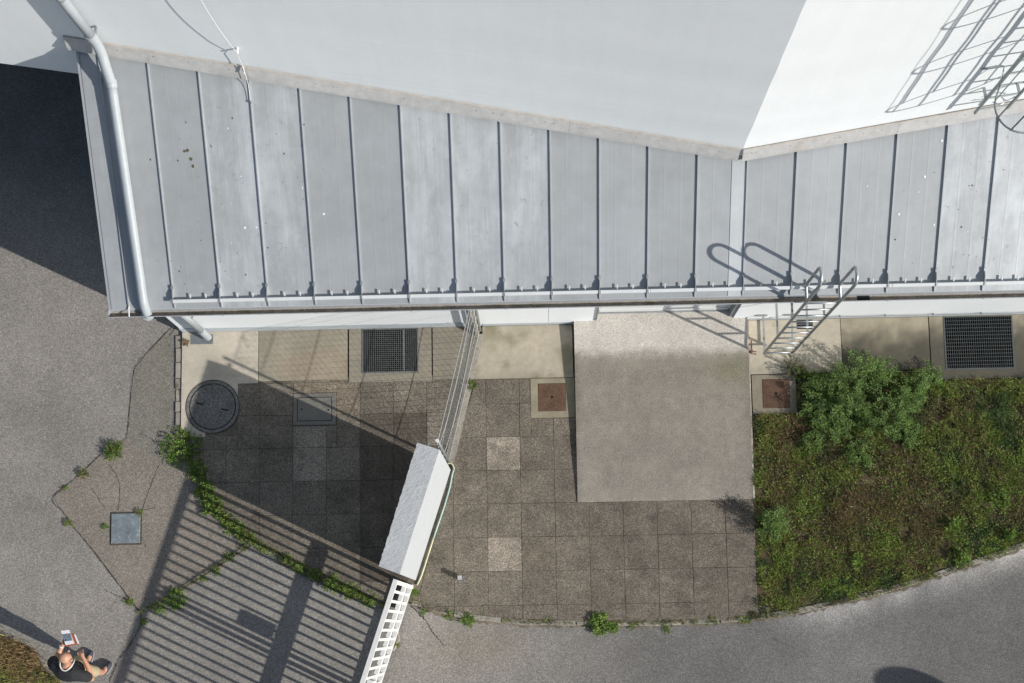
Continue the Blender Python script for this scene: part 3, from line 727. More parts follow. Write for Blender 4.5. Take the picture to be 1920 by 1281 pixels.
y_ = yw-.27; MB().tube([(-4.946, y_+.03, zr(y_+.03)+.128), (-4.944, y_-.05, zr(y_-.05)+.124)], .066, 16).build('collar', M['pipe'], dp)
MB().obox((-5.03, 6.60, zr(6.6)+.03), (1,0,0), (0,.92,.39), (0,-.39,.92), .02, .06, .02).build('pipe_support', M['flash'], dp)
dp2 = empty('downpipe', (-4.87, 4.42, 0), 'grey rainwater pipe dropping from the gutter down the front wall to a small drain', 'downpipe')
MB().tube(rline([(-4.93, 4.04, 2.60), (-4.93, 4.045, 2.50), (-4.925, 4.10, 2.40), (-4.89, 4.33, 2.16), (-4.875, 4.425, 2.02), (-4.872, 4.43, 1.85)], 4), .052, 14).build('elbow', M['pipe'], dp2, smooth=True)
MB().tube([(-4.872, 4.43, 1.86), (-4.872, 4.43, .42)], .05, 14).build('pipe', M['pipe'], dp2, smooth=True)
MB().tube([(-4.872, 4.43, .44), (-4.872, 4.43, .40), (-4.872, 4.425, .06)], [.055,.056,.056], 14).build('boot_pipe', M['pipe'], dp2, smooth=False)
MB().beam((-4.83, 4.44, 1.0), (-4.80, 4.528, 1.0), .015, .03).build('wall_fixing', M['galv_dark'], dp2)
dr = MB(); x0, y0, x1, y1 = -5.155, 4.335, -4.81, 4.485
dr.box(x0, y0, -.03, x1, y1, .004)
drn = dr.build('drain_box', M['galv_dark'], origin=(x0, y0, 0)); props(drn, 'dark rectangular drain box under the foot of the front wall pipe', 'drain')

# ------------------------------------------------------------------ access ladder with hoops over the eave
ld = empty('roof_ladder', (3.54, 4.02, .25), 'galvanised steel access ladder leading past the gutter with two looped handrails', 'ladder')
LX = (3.405, 3.82); LY = 3.965
def loop(x):
    r = .105; top = 3.46
    p = [(x, LY, .20), (x, LY, top)]
    p += [(x, LY+r-r*math.cos(a), top+r*math.sin(a)) for a in np.linspace(.25, math.pi, 9)]
    p += [(x, LY+2*r, 2.92), (x, LY+2*r-.01, 2.86), (x, LY+2*r-.05, 2.83), (x, LY, 2.83)]
    return p
for x in LX: MB().tube(loop(x), .0205, 8).build('stringer', M['galv'], ld, smooth=True)
rung = MB().tube([(LX[0], 0, 0), (LX[1], 0, 0)], .0125, 6).mesh('rung', (LX[0], 0, 0), True); rung.materials.append(M['galv'])
z = .22
while z < 2.75: inst('rung', rung, (LX[0], LY, z), ld); z += .28
for x in LX:
    for zz in (.25, 1.15, 2.05):
        MB().beam((x, LY, zz), (x, WY, zz), .028, .012).build('wall_arm', M['galv'], ld)
        MB().box(x-.10, WY-.016, zz-.03, x+.06, WY-.008, zz+.03).build('wall_plate', M['galv'], ld)
# ------------------------------------------------------------------ caged ladder on the tall wall
cg = empty('caged_ladder', (5.35, 5.86, 3.9), 'steel wall ladder inside a hooped safety cage at the right edge of the tall wall', 'ladder')
tx = Vector((1, .1357, 0)).normalized(); tn = Vector((tx.y, -tx.x, 0)); O = Vector((5.345, WRx(5.345), 0))
def cw(s_, d_, z_): q = O+tx*s_+tn*d_; return (q.x, q.y, z_)
for s_ in (-.19, .19): MB().beam(cw(s_, .15, 3.86), cw(s_, .15, 9.9), .030, .02, (tx.x, tx.y, 0)).build('stringer', M['galv_dark'], cg)
z = 3.95
while z < 9.6: MB().tube([cw(-.19, .15, z), cw(.19, .15, z)], .0125, 6).build('rung', M['galv_dark'], cg); z += .28
for z in (4.2, 6.0, 7.8):
    for s_ in (-.19, .19): MB().beam(cw(s_, .15, z), cw(s_, 0, z), .03, .012).build('wall_arm', M['galv_dark'], cg)
z = 4.60; hoops = []
angs = np.linspace(-.62, math.pi+.62, 25)
def hp(a, z): return cw(-.31*math.cos(a), .15+.30+.31*math.sin(a)*1.0, z)
while z < 9.3:
    pts = [cw(-.19, .15, z), *[hp(a, z) for a in angs], cw(.19, .15, z)]
    MB().tube(pts, .011, 6).build('hoop', M['galv_dark'], cg, smooth=True); z += .90
for a in np.linspace(-.35, math.pi+.35, 7):
    x, y, _ = hp(a, 0); MB().beam((x, y, 4.58), (x, y, 9.1), .017, .005, (x-cw(0,.45,0)[0], y-cw(0,.45,0)[1], 0)).build('cage_strip', M['galv_dark'], cg)
MB().tube(rline([cw(-.19,.15,4.63), cw(-.20,.08,4.72), cw(-.2,.02,4.72), cw(-.42,.012,4.70)], 4), .007, 5).build('cable_tie', M['galv_dark'], cg)
cw_ = MB()
cw_.tube(rline([cw(-.02,.10,3.98), cw(.05,.16,4.02), cw(.12,.10,3.97), cw(.06,.05,4.02), cw(.10,.14,4.06), cw(.2,.12,4.1), cw(.3,.08,4.0)], 6), .008, 5)
cw_ = cw_.build('loose_cable', M['rope'], origin=cw(0,.1,3.9)); props(cw_, 'short tangle of pale cable caught at the foot of the caged ladder', 'cable')

# lightning conductor wires
lc = empty('lightning_conductor', (-3.3, 6.6, 4.3), 'thin white conductor wire hanging down the tall wall onto a roof seam', 'wire')
yo = WLx(-3.3)
pts = [(-3.34, yo-.16, 8.5), (-3.34, yo-.16, 6.0), (-3.33, yo-.15, 5.2), (-3.31, yo-.10, 4.6), (-3.30, yo-.055, 4.33), (-3.31, yo-.06, 4.26), (-3.322, yo-.05, 4.05), (-3.325, yo-.07, 3.93), (-3.327, yo-.10, 3.83), (-3.327, yo-.15, zr(yo-.15)+.06), (-3.327, yo-.30, zr(yo-.30)+.035)]
MB().tube(rline(pts, 5), .004, 6).build('wire', M['rope'], lc, smooth=True)
MB().tube([(-3.30, yo, 4.33), (-3.30, yo-.07, 4.33)], .016, 8).build('wall_holder', M['rope'], lc)
MB().tube([(-3.335, yo-.02, 3.97), (-3.335, yo-.08, 3.90)], .013, 8).build('wall_holder', M['flash'], lc)
MB().tube([(-3.325, yo-.30, zr(yo-.30)+.045), (-3.325, yo-.30, zr(yo-.30)+.0)], .012, 8).build('seam_clamp', M['galv_dark'], lc)
lw_ = empty('earthing_wire', (5, WY, .1), 'thin dark earthing wire clipped along the foot of the front wall', 'wire')
MB().tube([(3.9, WY-.022, .145), (6.0, WY-.020, .142), (XE, WY-.022, .145)], .005, 5).build('wire', M['galv_dark'], lw_)
ck = MB().tube([(0, 0, 0), (0, -.03, 0)], .013, 6).mesh('clip'); ck.materials.append(M['frame'])
for u in (1490, 1575, 1660, 1750, 1840, 1925): inst('clip', ck, (at(u, 588, .145).x, WY-.002, .145), lw_)
vn = MB(); x0, y0, x1, y1 = 3.95, 4.37, 4.19, 4.51
vn.box(x0, y0, -.02, x1, y1, .003)
vb = vn.build('vent_grille', M['dark'], origin=(x0, y0, 0)); props(vb, 'small black vent opening in the pale slab behind the roof ladder', 'vent')
for k in range(3): MB().box(x0, y0+.028+k*.042, .001, x1, y0+.036+k*.042, .010).build('slat', M['galv_dark'], vb)
cj = MB(); cj.tube([(3.255, 4.2, .05), (3.255, 4.0, .05), (3.32, 3.99, .05)], .012, 6); cj.tube([(3.20, 4.03, .03), (3.33, 4.035, .03)], .009, 6)
props(cj.build('pipe_stub', M['rust'], origin=(3.255, 4.03, 0)), 'short rusty pipe stub lying at the left foot of the roof ladder', 'pipe')

# ------------------------------------------------------------------ gratings and covers in the paving
def grating(r, nx, ny, m, label):
    x0, y0, x1, y1 = r; o = empty('grating', (x0, y0, 0), label, 'grating', None)
    f = MB(); t = .018
    f.box(x0-t, y0-t, -.04, x1+t, y0+.004, .006); f.box(x0-t, y1-.004, -.04, x1+t, y1+t*.5, .006); f.box(x0-t, y0+.004, -.04, x0+.004, y1-.004, .006); f.box(x1-.004, y0+.004, -.04, x1+t, y1-.004, .006)
    f.build('frame', m, o)
    b = MB()
    for i in range(1, nx): x = x0+(x1-x0)*i/nx; b.box(x-.0025, y0+.005, -.030, x+.0025, y1-.005, .001)
    b.build('bearing_bars', m, o, kind='stuff')
    b = MB()
    for j in range(1, ny): y = y0+(y1-y0)*j/ny; b.box(x0+.005, y-.0025, -.008, x1-.005, y+.0025, .003)
    b.build('cross_bars', m, o, kind='stuff')
    return o
g1 = grating(G1, 26, 21, M['grate'], 'grey steel grating of small square mesh over a light well left of the wire fence')
MB().box(-1.935, G1[1]+.006, -.01, -1.925, G1[3]-.006, .006).build('joint_bar', M['galv'], g1)
g2 = grating(G2, 31, 14, M['grate_dark'], 'dark steel grating of tall narrow mesh over a light well at the right edge')
# round cover
cc = (-4.807, 3.376); rc = empty('manhole_cover', (*cc, 0), 'round concrete manhole cover with two lifting slots beside the pale slab', 'manhole cover')
MB().disc(cc, .405, -.05, .003, 56).build('ring', M['lid'], rc)
gr = MB().ring(cc, .338, .352, .003, .0045).build('groove', M['dark'], rc)
MB().disc(cc, .338, -.02, .0075, 56).build('lid', M['lid'], rc)
og = MB().ring(cc, .398, .412, .0025, .0055).build('gap_shadow_ring', M['crack'], rc)  # outer gap, with the frame's shadow painted in as a dark ring
for u, v in ((375,757),(422,768)):
    p = at(u, v); MB().obox((p.x, p.y, .008), (.97,-.22,0), (.22,.97,0), (0,0,1), .055, .013, .003).build('lifting_slot', M['dark'], rc); MB().obox((p.x+.006, p.y+.01, .010), (.97,-.22,0), (.22,.97,0), (0,0,1), .05, .004, .004).build('slot_bar', M['lidmetal'], rc)
# rectangular framed cover
x0, y0, x1, y1 = -3.590, 3.068, -2.955, 3.545
r2 = empty('inspection_cover', (x0, y0, 0), 'rectangular grey metal framed inspection cover with two round keyholes', 'inspection cover')
f = MB(); t = .055
f.box(x0, y0, -.04, x1, y0+t, .010); f.box(x0, y1-t, -.04, x1, y1, .010); f.box(x0, y0+t, -.04, x0+t, y1-t, .010); f.box(x1-t, y0+t, -.04, x1, y1-t, .010); f.build('frame', M['lidmetal'], r2)
MB().box(x0+t, y0+t, -.03, x1-t, y1-t, -.012).build('gap', M['dark'], r2)
MB().box(x0+t+.012, y0+t+.012, -.02, x1-t-.012, y1-t-.012, .008).build('lid', M['lidmetal'], r2)
for u, v in ((566,768),(616,769)):
    p = at(u, v); MB().ring((p.x, p.y), .016, .026, .008, .012, 20).build('keyhole_rim', M['galv_dark'], r2); MB().disc((p.x, p.y), .016, .006, .0095, 16).build('keyhole', M['dark'], r2)
def rusty(c0, c1, label, fx0, fy0, fx1, fy1, fcol):
    o = empty('drain_cover', (c0[0], c1[1], 0), label, 'drain cover')
    x0, x1, y0, y1 = c0[0], c1[0], c1[1], c0[1]
    gridslab('surround', fx0, fy0, fx1, fy1, fcol, (x0-.006, y0-.006, x1+.006, y1+.006), .004, -.05, m='slab').parent = None
    s_ = [q for q in bpy.data.objects if q.name.startswith('surround') and q.parent is None][-1]; s_.parent = o; s_.location = -wl(o)
    MB().box(x0-.006, y0-.006, -.05, x1+.006, y1+.006, -.008).build('seat', M['dark'], o)
    MB().box(x0, y0, -.02, x1, y1, .004).build('plate', M['rust'], o)
    b = MB(); n = 13; dx, dy = (x1-x0), (y1-y0)
    for s in (1, -1):
        for k in range(1, 2*n):
            a = k/n                                              # diamond tread ribs
            if a <= 1: p, q = (0, a), (a, 0)
            else: p, q = (a-1, 1), (1, a-1)
            if s < 0: p, q = (1-p[0], p[1]), (1-q[0], q[1])
            if math.hypot(p[0]-q[0], p[1]-q[1]) < .1: continue
            b.beam((x0+.01+p[0]*(dx-.02), y0+.01+p[1]*(dy-.02), .005), (x0+.01+q[0]*(dx-.02), y0+.01+q[1]*(dy-.02), .005), .006, .006+(.001 if s > 0 else 0))
    b.build('tread_ribs', M['rust'], o, kind='stuff')
    MB().disc(((x0+x1)/2, (y0+y1)/2), .022, .004, .0095, 14).build('keyhole', M['dark'], o)
gs = lambda x, y: tuple(np.array([.70,.68,.58])*(1+.15*nz(x, y, 5))); gd = lambda x, y: tuple(np.array([.62,.60,.55])*(1+.2*nz(x, y, 6)))
rusty(a2(1009,720), a2(1061,770), 'rusty square drain cover between the wire fence and the concrete ramp', RCOV[0][0]+.006, RCOV[0][1]+.006, .615, 3.70, gs)
rusty(a2(1429,712), a2(1481,764), 'rusty square drain cover between the concrete ramp and the green bush', 3.25, 3.10, 3.90, 3.685, gd)
x0, y1 = a2(208,963); x1, y0 = a2(261,1018)
zc = MB(); zc.box(x0, y0, ZA-.02, x1, y1, ZA+.022)
zo = zc.build('access_cover', M['zinc'], origin=(x0, y0, ZA), bevel=.004); props(zo, 'square blue grey metal access cover set in the cracked asphalt', 'access cover')
MB().box(x0-.025, y0-.025, ZA-.02, x1+.025, y1+.025, ZA+.009).build('seat', M['crack'], zo)

# small post in the paving
p = at(863, 1084); pb = empty('bollard', (p.x, p.y, 0), 'small square dark post stump standing in the paving right of the white pillar', 'post')
MB().box(p.x-.028, p.y-.028, -.02, p.x+.028, p.y+.028, .13).build('post', M['galv_dark'], pb, bevel=.003)
MB().box(p.x-.03, p.y-.03, .13, p.x+.03, p.y+.03, .14).build('cap', M['flash'], pb)
MB().obox((p.x+.02, p.y-.02, .002), (1,0,0), (0,1,0), (0,0,1), .05, .045, .006).build('mortar_foot', M['lid'], pb)

# ------------------------------------------------------------------ white pillar, gate, wire fence
Q = [Vector((-1.5393,2.4478,0)), Vector((-1.2450,2.349,0)), Vector((-1.779,.722,0)), Vector((-2.0523,.8291,0))]
pil = empty('wall_pillar', (-1.66, 1.59, 0), 'thick white rough plastered pillar wall between the sliding gate and wire fence', 'pillar')
b = MB(); rz = random.Random(6)
bp = ccw([(q.x, q.y) for q in Q])
b.prism(bp, ZA, 1.86); b.build('body', M['pillar_paint'], pil)
cap = ccw([(q.x, q.y) for q in Q]); cb = MB()
nu, nv = 60, 12; A, B_, C_, D_ = Q[3], Q[0], Q[1], Q[2]
for i in range(nu+1):
    for j in range(nv+1):
        t, s_ = i/nu, j/nv; p0 = A.lerp(B_, t); p1 = D_.lerp(C_, t); p = p0.lerp(p1, s_)
        e = (1 if j in (0,) else 0)*rz.uniform(-.006, .004)
        cb.v.append((p.x-e*.9, p.y+e*.3, 1.908+.003*nz(p.x, p.y, 9)+.003*nz(p.x, p.y, 33)))
cb.f = [(i*(nv+1)+j, i*(nv+1)+j+1, (i+1)*(nv+1)+j+1, (i+1)*(nv+1)+j) for i in range(nu) for j in range(nv)]
n0 = len(cb.v); ring_ = [i*(nv+1) for i in range(nu+1)]+[nu*(nv+1)+j for j in range(1, nv+1)]+[i*(nv+1)+nv for i in range(nu-1, -1, -1)]+[j for j in range(nv-1, 0, -1)]
for k in ring_: x, y, z = cb.v[k]; cb.v.append((x, y, 1.86))
m_ = len(ring_); cb.f += [(ring_[k], ring_[(k+1) % m_], n0+(k+1) % m_, n0+k) for k in range(m_)]
cb.build('coping', M['pillar'], pil)
MB().obox((-1.40, 2.425, 1.80), (.95,-.3,0), (.3,.95,0), (0,0,1), .012, .05, .012).build('eye_bolt', M['galv'], pil)
# gate
gd_ = (Vector((-2.291,-.765,0))-Vector((-1.813,.671,0))).normalized(); g0 = Vector((-1.835,.655,0)); gn = Vector((-gd_.y, gd_.x, 0))
gt = empty('sliding_gate', (g0.x, g0.y, 0), 'long white tubular steel gate of upright bars seen from above beside the pillar', 'gate')
GL = 5.6
def gp(s_, z_, n=0): q = g0+gd_*s_+gn*n; return (q.x, q.y, z_)
MB().beam(gp(0,1.85), gp(GL,1.85), .06, .06).build('top_rail', M['white'], gt)
MB().beam(gp(0,.76), gp(GL,.76), .055, .13).build('middle_rail', M['white'], gt)
MB().beam(gp(0,.12), gp(GL,.12), .06, .08).build('bottom_rail', M['white'], gt)
for s_ in (.03, 1.70, 1.80, GL): MB().beam(gp(s_,.08), gp(s_,1.82), .06, .055, (gd_.x, gd_.y, 0)).build('stile', M['white'], gt)
bar = MB().beam((0,0,.16), (0,0,1.82), .028, .038, (gd_.x, gd_.y, 0)).mesh('bar'); bar.materials.append(M['white'])
s_ = .155
while s_ < GL-.1:
    if not 1.64 < s_ < 1.86: inst('bar', bar, gp(s_, 0), gt)
    s_ += .1325
MB().obox(gp(1.50,1.0,.0), (gn.x,gn.y,0), (gd_.x,gd_.y,0), (0,0,1), .045, .10, .13).build('lock_case', M['white'], gt)
MB().box(gp(.03,0)[0]-.03, gp(.03,0)[1]-.03, ZA, gp(.03,0)[0]+.03, gp(.03,0)[1]+.03, .09).build('foot', M['white'], gt)
# fence
fn = empty('wire_fence', (FENCE_P.x, FENCE_P.y, 0), 'chain link wire fence with pale tension wires running from the pillar to the wall', 'fence')
fd = (FENCE_W-FENCE_P); FLn = fd.length-.06; fd.normalize(); FH = 1.80
def fp(s_, z_, n=0): q = FENCE_P+fd*s_+Vector((-fd.y, fd.x, 0))*n; return (q.x, q.y, z_)
mw = MB(); pit = .062
def cliprect(x0, y0, dx, dy, W, H):
    t0, t1 = -9e9, 9e9
    for p_, d_, lim in ((x0, dx, W), (y0, dy, H)):
        a, b__ = (0-p_)/d_, (lim-p_)/d_; t0 = max(t0, min(a, b__)); t1 = min(t1, max(a, b__))
    return (t0, t1) if t1 > t0+.01 else None
k = -FH
while k < FLn+FH:
    for sg_ in (1, -1):
        r_ = cliprect(k, .05 if sg_ > 0 else .05+FH, 1, sg_*1.0, FLn, 9) if False else None
        x0_, z0_ = (k, 0); dx_, dz_ = (1, 1) if sg_ > 0 else (-1, 1)
        if sg_ < 0: x0_ = FLn-k
        r_ = cliprect(x0_, z0_, dx_, dz_, FLn, FH)
        if r_:
            a = fp(x0_+dx_*r_[0], .04+z0_+dz_*r_[0], .0015*sg_); c = fp(x0_+dx_*r_[1], .04+z0_+dz_*r_[1], .0015*sg_)
            mw.tube([a, c], .0019, 3, False)
    k += pit*1.414
mw.build('wire_mesh', M['wire'], fn, kind='stuff')
for i, (zz, bulge) in enumerate(((1.84,.0), (1.62,.03), (1.25,-.02), (.85,.03), (.45,-.01), (.06,0))):
    MB().tube(rline([fp(0,zz), fp(.35,zz-.02,-bulge*.8), fp(1.0,zz-.03,-bulge), fp(1.7,zz-.01,-bulge*.3), fp(FLn,zz)], 4), .0045, 5).build('tension_wire', M['tension'], fn)
MB().tube([fp(FLn-.02,0), fp(FLn-.02,1.95)], .026, 10).build('post', M['galv_dark'], fn, smooth=True)
MB().beam(fp(FLn-.09,.0,.02), fp(FLn-.09,1.95,.02), .04, .04).build('wall_batten', M['tension'], fn)
MB().tube([fp(.05,0), fp(.05,1.9)], .022, 10).build('post', M['galv_dark'], fn, smooth=True)
MB().tube([fp(.05,1.9), fp(.05,1.915)], .026, 10).build('post_cap', M['rope'], fn)
MB().beam(fp(FLn+.02,.0,.16), fp(FLn+.02,1.6,.16), .06, .05).build('wall_conduit', M['plinth'], fn)
# hose along the pillar foot
hp1 = rline([(*a2(833,871,.02),.02), (*a2(845,869,.03),.03), (*a2(851,878,.02),.02), (*a2(848,890,.02),.02), (*a2(843,915,.015),.015), (*a2(833,950,.015),.015)], 6)
hp2 = rline([(*a2(833,950,.015),.015), (*a2(816,1000,.015),.015), (*a2(800,1050,.015),.015), (*a2(790,1080,.015),.015), (*a2(782,1097,.01),.01)], 6)
ho = empty('hose', (hp1[0].x, hp1[0].y, 0), 'thin faded yellow and green hose lying along the foot of the white pillar', 'hose')
MB().tube(hp1[:14], .012, 8).build('hose_end', M['hose'], ho, smooth=True); MB().tube(hp1[13:]+hp2[1:8], .012, 8).build('green_length', M['hosegreen'], ho, smooth=True); MB().tube(hp2[7:], .011, 8).build('yellow_length', M['hose'], ho, smooth=True)
# loose bits
st = MB(); q = [a2(735,1186,ZA), a2(748,1184,ZA), a2(750,1200,ZA), a2(740,1220,ZA), a2(732,1221,ZA)]
st.prism(ccw(q), ZA-.02, ZA+.05, .01); so = st.build('stone_block', M['kerb'], origin=(*a2(740,1200,ZA), ZA)); props(so, 'broken pale concrete block at the foot of the white gate', 'stone')
dl = MB(); c = at(349, 643, .006); n = 11; rr = random.Random(5)
dl.add([(c.x, c.y, .02)]+[(c.x+math.cos(k*2*math.pi/n)*(.075 if k % 2 else .045), c.y+math.sin(k*2*math.pi/n)*(.07 if k % 2 else .04), .008+rr.uniform(0,.02)) for k in range(n)], [(0, 1+k, 1+(k+1) % n) for k in range(n)])
props(dl.build('dead_leaf', M['dead'], origin=(c.x, c.y, 0)), 'dry brown curled leaf lying beside the drain box', 'leaf')
# unseen stand-in for the caster of the road shadow, built as a mirror
mir = empty('shadow_caster', (8.2, -2.45, ZA), 'round mirror on a post, unseen stand-in for whatever casts the road shadow', 'mirror')
mc = Vector((5.60,-1.12,0))+Vector((sd.x, sd.y, 0))/math.tan(rad(SUN_EL))/math.cos(rad(SUN_EL))*1.9; mir.location = (mc.x, mc.y, ZA)
nrm = Vector((.55,-.45,.35)).normalized(); u_ = nrm.orthogonal().normalized(); v_ = nrm.cross(u_); c_ = Vector((mc.x, mc.y, 1.9)); mb = MB(); n = 32
vs = []
for r_, d_ in ((.0,.06),(.20,.04),(.34,0),(.34,-.03),(0,-.05)):
    vs += [c_+nrm*d_+(u_*math.cos(k*2*math.pi/n)+v_*math.sin(k*2*math.pi/n))*r_ for k in range(n)]
mb.add(vs, [(q*n+k, q*n+(k+1) % n, (q+1)*n+(k+1) % n, (q+1)*n+k) for q in range(4) for k in range(n)]); mb.build('mirror', M['chrome'], mir, smooth=True)
MB().tube([(mc.x+.02, mc.y-.06, ZA), (mc.x+.02, mc.y-.06, 1.5), (c_.x-nrm.x*.05, c_.y-nrm.y*.05, 1.75)], .03, 10).build('post', M['galv'], mir, smooth=True)

# ------------------------------------------------------------------ vegetation
GREEN = ((.140,.230,.038),(.195,.305,.055),(.090,.160,.032),(.265,.365,.085))
BUSHG = ((.130,.225,.050),(.180,.290,.070),(.075,.140,.034),(.230,.335,.100))
DRY = ((.27,.19,.09),(.20,.135,.065),(.33,.25,.13),(.15,.10,.05))
def leaf(b, p, d, up, L, W, col, r):
    d = d.normalized(); s_ = d.cross(up); s_ = s_.normalized() if s_.length > 1e-4 else d.orthogonal().normalized(); n = s_.cross(d)
    k = r.uniform(.75, 1.25); c = (col[0]*k, col[1]*k, col[2]*k)
    b.add([p, p+d*L*.5+s_*W*.5+n*L*.10, p+d*L-n*L*.12, p+d*L*.5-s_*W*.5+n*L*.10, p+d*L*.5], [(0,1,4),(1,2,4),(0,4,3),(4,2,3)], c)
def plant(name, label, u, v, rpx, h, stems, per, L, W, pal, seed, cat='plant', group=None, z=0.0, split=False, drypart=0.0, flat=1.0):
    r = random.Random(seed); c = at(u, v, z); R = rpx/125.0; lf = MB(); stm = MB()
    for k in range(stems):
        a = r.uniform(0, 2*math.pi); q = math.sqrt(r.random()); hh = h*(1-.55*q*q)*r.uniform(.55, 1.1)
        tip = Vector((c.x+math.cos(a)*R*q, c.y+math.sin(a)*R*q, z+max(.015, hh))); base = Vector((c.x+math.cos(a)*R*q*.35+r.uniform(-.02,.02), c.y+math.sin(a)*R*q*.35+r.uniform(-.02,.02), z))
        mid = base.lerp(tip, .55)+Vector((r.uniform(-.04,.04)*h*2, r.uniform(-.04,.04)*h*2, hh*.12)); P_ = rline([base, mid, tip], 4)
        if split or h > .12: stm.tube(P_, [.0035*(1-.7*i/len(P_))+.0008 for i in range(len(P_))], 4, False)
        col0 = r.choice(DRY if r.random() < drypart else pal)
        for m_ in range(per):
            t = 1-(r.random()**1.6)*.85; i = min(len(P_)-2, int(t*(len(P_)-1))); f_ = t*(len(P_)-1)-i; p = P_[i].lerp(P_[i+1], min(1, f_)); tn_ = (P_[i+1]-P_[i]).normalized()
            aa = r.uniform(0, 2*math.pi); out = Vector((math.cos(aa), math.sin(aa), r.uniform(-.25,.5)*flat)); d_ = (out+tn_*.5)
            lf_col = col0 if r.random() < .75 else r.choice(pal)
            leaf(lf, p+Vector((r.uniform(-1,1), r.uniform(-1,1), r.uniform(-.5,.5)))*L*(1.5 if cat == 'bush' else .4), d_, Vector((r.uniform(-.5,.5), r.uniform(-.5,.5), 1)), L*r.uniform(.6,1.25), W*r.uniform(.7,1.2), lf_col, r)
    if split:
        o = empty(name, (c.x, c.y, z), label, cat, group); lf.build('foliage', M['leaf'], o); stm.c = []; stm.build('stem', M['twig'], o); return o
    if stm.v: lf.add(stm.v, stm.f, (.09,.10,.035))
    o = lf.build(name, M['leaf'], origin=(c.x, c.y, z)); return props(o, label, cat, group)
WG = 'weeds growing in the joints and along the kerb'
weeds = [
 (341,838,38,.12,64,12,.042,.013,'big bushy light green weed clump at the foot of the round manhole cover',0),
 (372,884,20,.14,30,11,.034,.013,'dark green weed below the bushy clump on the curved paving edge',0),
 (386,920,20,.14,32,11,.036,.014,'dark green weed in the shade halfway down the curved paving edge',0),
 (402,952,22,.13,34,11,.034,.014,'green weed where the curved paving edge meets the lit asphalt',0),
 (424,974,15,.10,22,9,.030,.012,'small yellowish weed with reddish tips on the curved paving edge',.25),
 (442,992,17,.11,26,10,.032,.014,'round leafy weed in the gate shadow on the paving edge',0),
 (464,1012,20,.10,34,9,.028,.010,'straggly weed at the corner where the asphalt joint meets the paving',.15),
 (430,1046,11,.05,16,8,.024,.010,'low weed in the asphalt joint nearest the paving corner',.1),
 (404,1070,10,.05,15,8,.022,.009,'low weed in the middle of the slanting asphalt joint',.1),
 (383,1088,6,.04,9,7,.020,.009,'tiny yellow green weed in the slanting asphalt joint',.2),
 (331,1122,20,.10,34,11,.032,.013,'bright green weed clump low on the slanting asphalt joint',0),
 (303,1141,15,.06,22,9,.026,.010,'dark flat weed below the bright clump in the slanting joint',.15),
 (270,1166,8,.05,11,8,.022,.009,'small dark weed at the top of the long crack',0),
 (540,1050,12,.06,18,9,.026,.010,'thin weed on the paving edge left of the wide gate shadow',.2),
 (562,1064,12,.05,18,9,.026,.010,'weed inside the wide gate shadow on the paving edge',.1),
 (592,1076,14,.07,22,9,.026,.010,'weed just right of the wide gate shadow on the paving edge',.1),
 (624,1094,18,.09,30,10,.028,.011,'spreading weed midway between the wide gate shadow and the pillar',.05),
 (660,1108,17,.09,28,10,.030,.012,'leafy weed in front of the pillar shadow near the gate',.05),
 (694,1122,16,.09,26,10,.030,.012,'leafy weed touching the left side of the white gate',.05),
 (216,846,20,.13,34,11,.034,.008,'feathery pale green weed on the asphalt patch edge left of the bushy clump',.1),
 (159,888,11,.08,20,9,.026,.007,'dry reddish grass tuft on the left edge of the asphalt patch',.55),
 (123,916,5,.05,8,7,.022,.007,'tiny yellow weed near the left corner of the asphalt patch',.2),
 (132,982,10,.06,16,9,.022,.008,'greyish weed tuft below the left corner of the asphalt patch',.35),
 (244,1129,8,.05,12,8,.030,.010,'pale yellow weed at the crack above the long joint',.2),
 (198,988,6,.05,9,8,.024,.009,'small weed against the left side of the square metal cover',0),
 (262,962,7,.06,12,8,.022,.008,'dry weed at the upper right corner of the square metal cover',.4),
 (773,1112,11,.07,18,10,.030,.013,'dark leafy weed at the foot of the pillar right of the gate',0),
 (795,1146,7,.05,10,8,.024,.010,'small weed trailing from the gate foot to the road',.1),
 (846,1150,13,.06,18,9,.026,.011,'low scattered weed at the left end of the kerb',.1),
 (878,1162,12,.09,22,10,.034,.014,'bright star shaped weed near the left end of the kerb',0),
 (906,1150,6,.05,9,8,.024,.010,'small dark weed right of the star shaped weed',0),
 (1030,1158,7,.05,10,8,.024,.010,'small weed in the middle of the long kerb stones',.1),
 (1124,1170,20,.13,40,12,.036,.018,'large bright round leafed weed on the kerb below the ramp',0),
 (1152,1178,10,.07,18,9,.028,.012,'weed trailing right from the large round leafed weed',.1),
 (1187,1172,9,.05,12,8,.024,.010,'small weed a little right of the large round leafed weed',.1),
 (1250,1174,12,.06,16,8,.026,.008,'thin yellowish weed on the kerb below the paving',.3),
 (1336,1162,12,.06,18,9,.026,.009,'ragged brownish weed on the kerb near the lawn corner',.35),
 (1396,1162,10,.06,16,9,.026,.009,'weed on the kerb at the lower lawn corner',.2),
 (742,1206,7,.07,12,9,.030,.010,'dark weed beside the broken block at the gate',.1),
 (885,722,9,.05,14,9,.026,.010,'small weed growing on the earth strip under the fence',.1),
]
for i, (u, v, rp_, h, st_, per, L_, W_, lab, dry) in enumerate(weeds):
    plant('weed', lab, u, v, rp_*1.08, h*.95, int(st_*1.7), per, L_*1.05, W_*1.1, GREEN, 100+i, 'weed', WG, ZA if u < 480 or v > 1100 else -.01, False, dry)
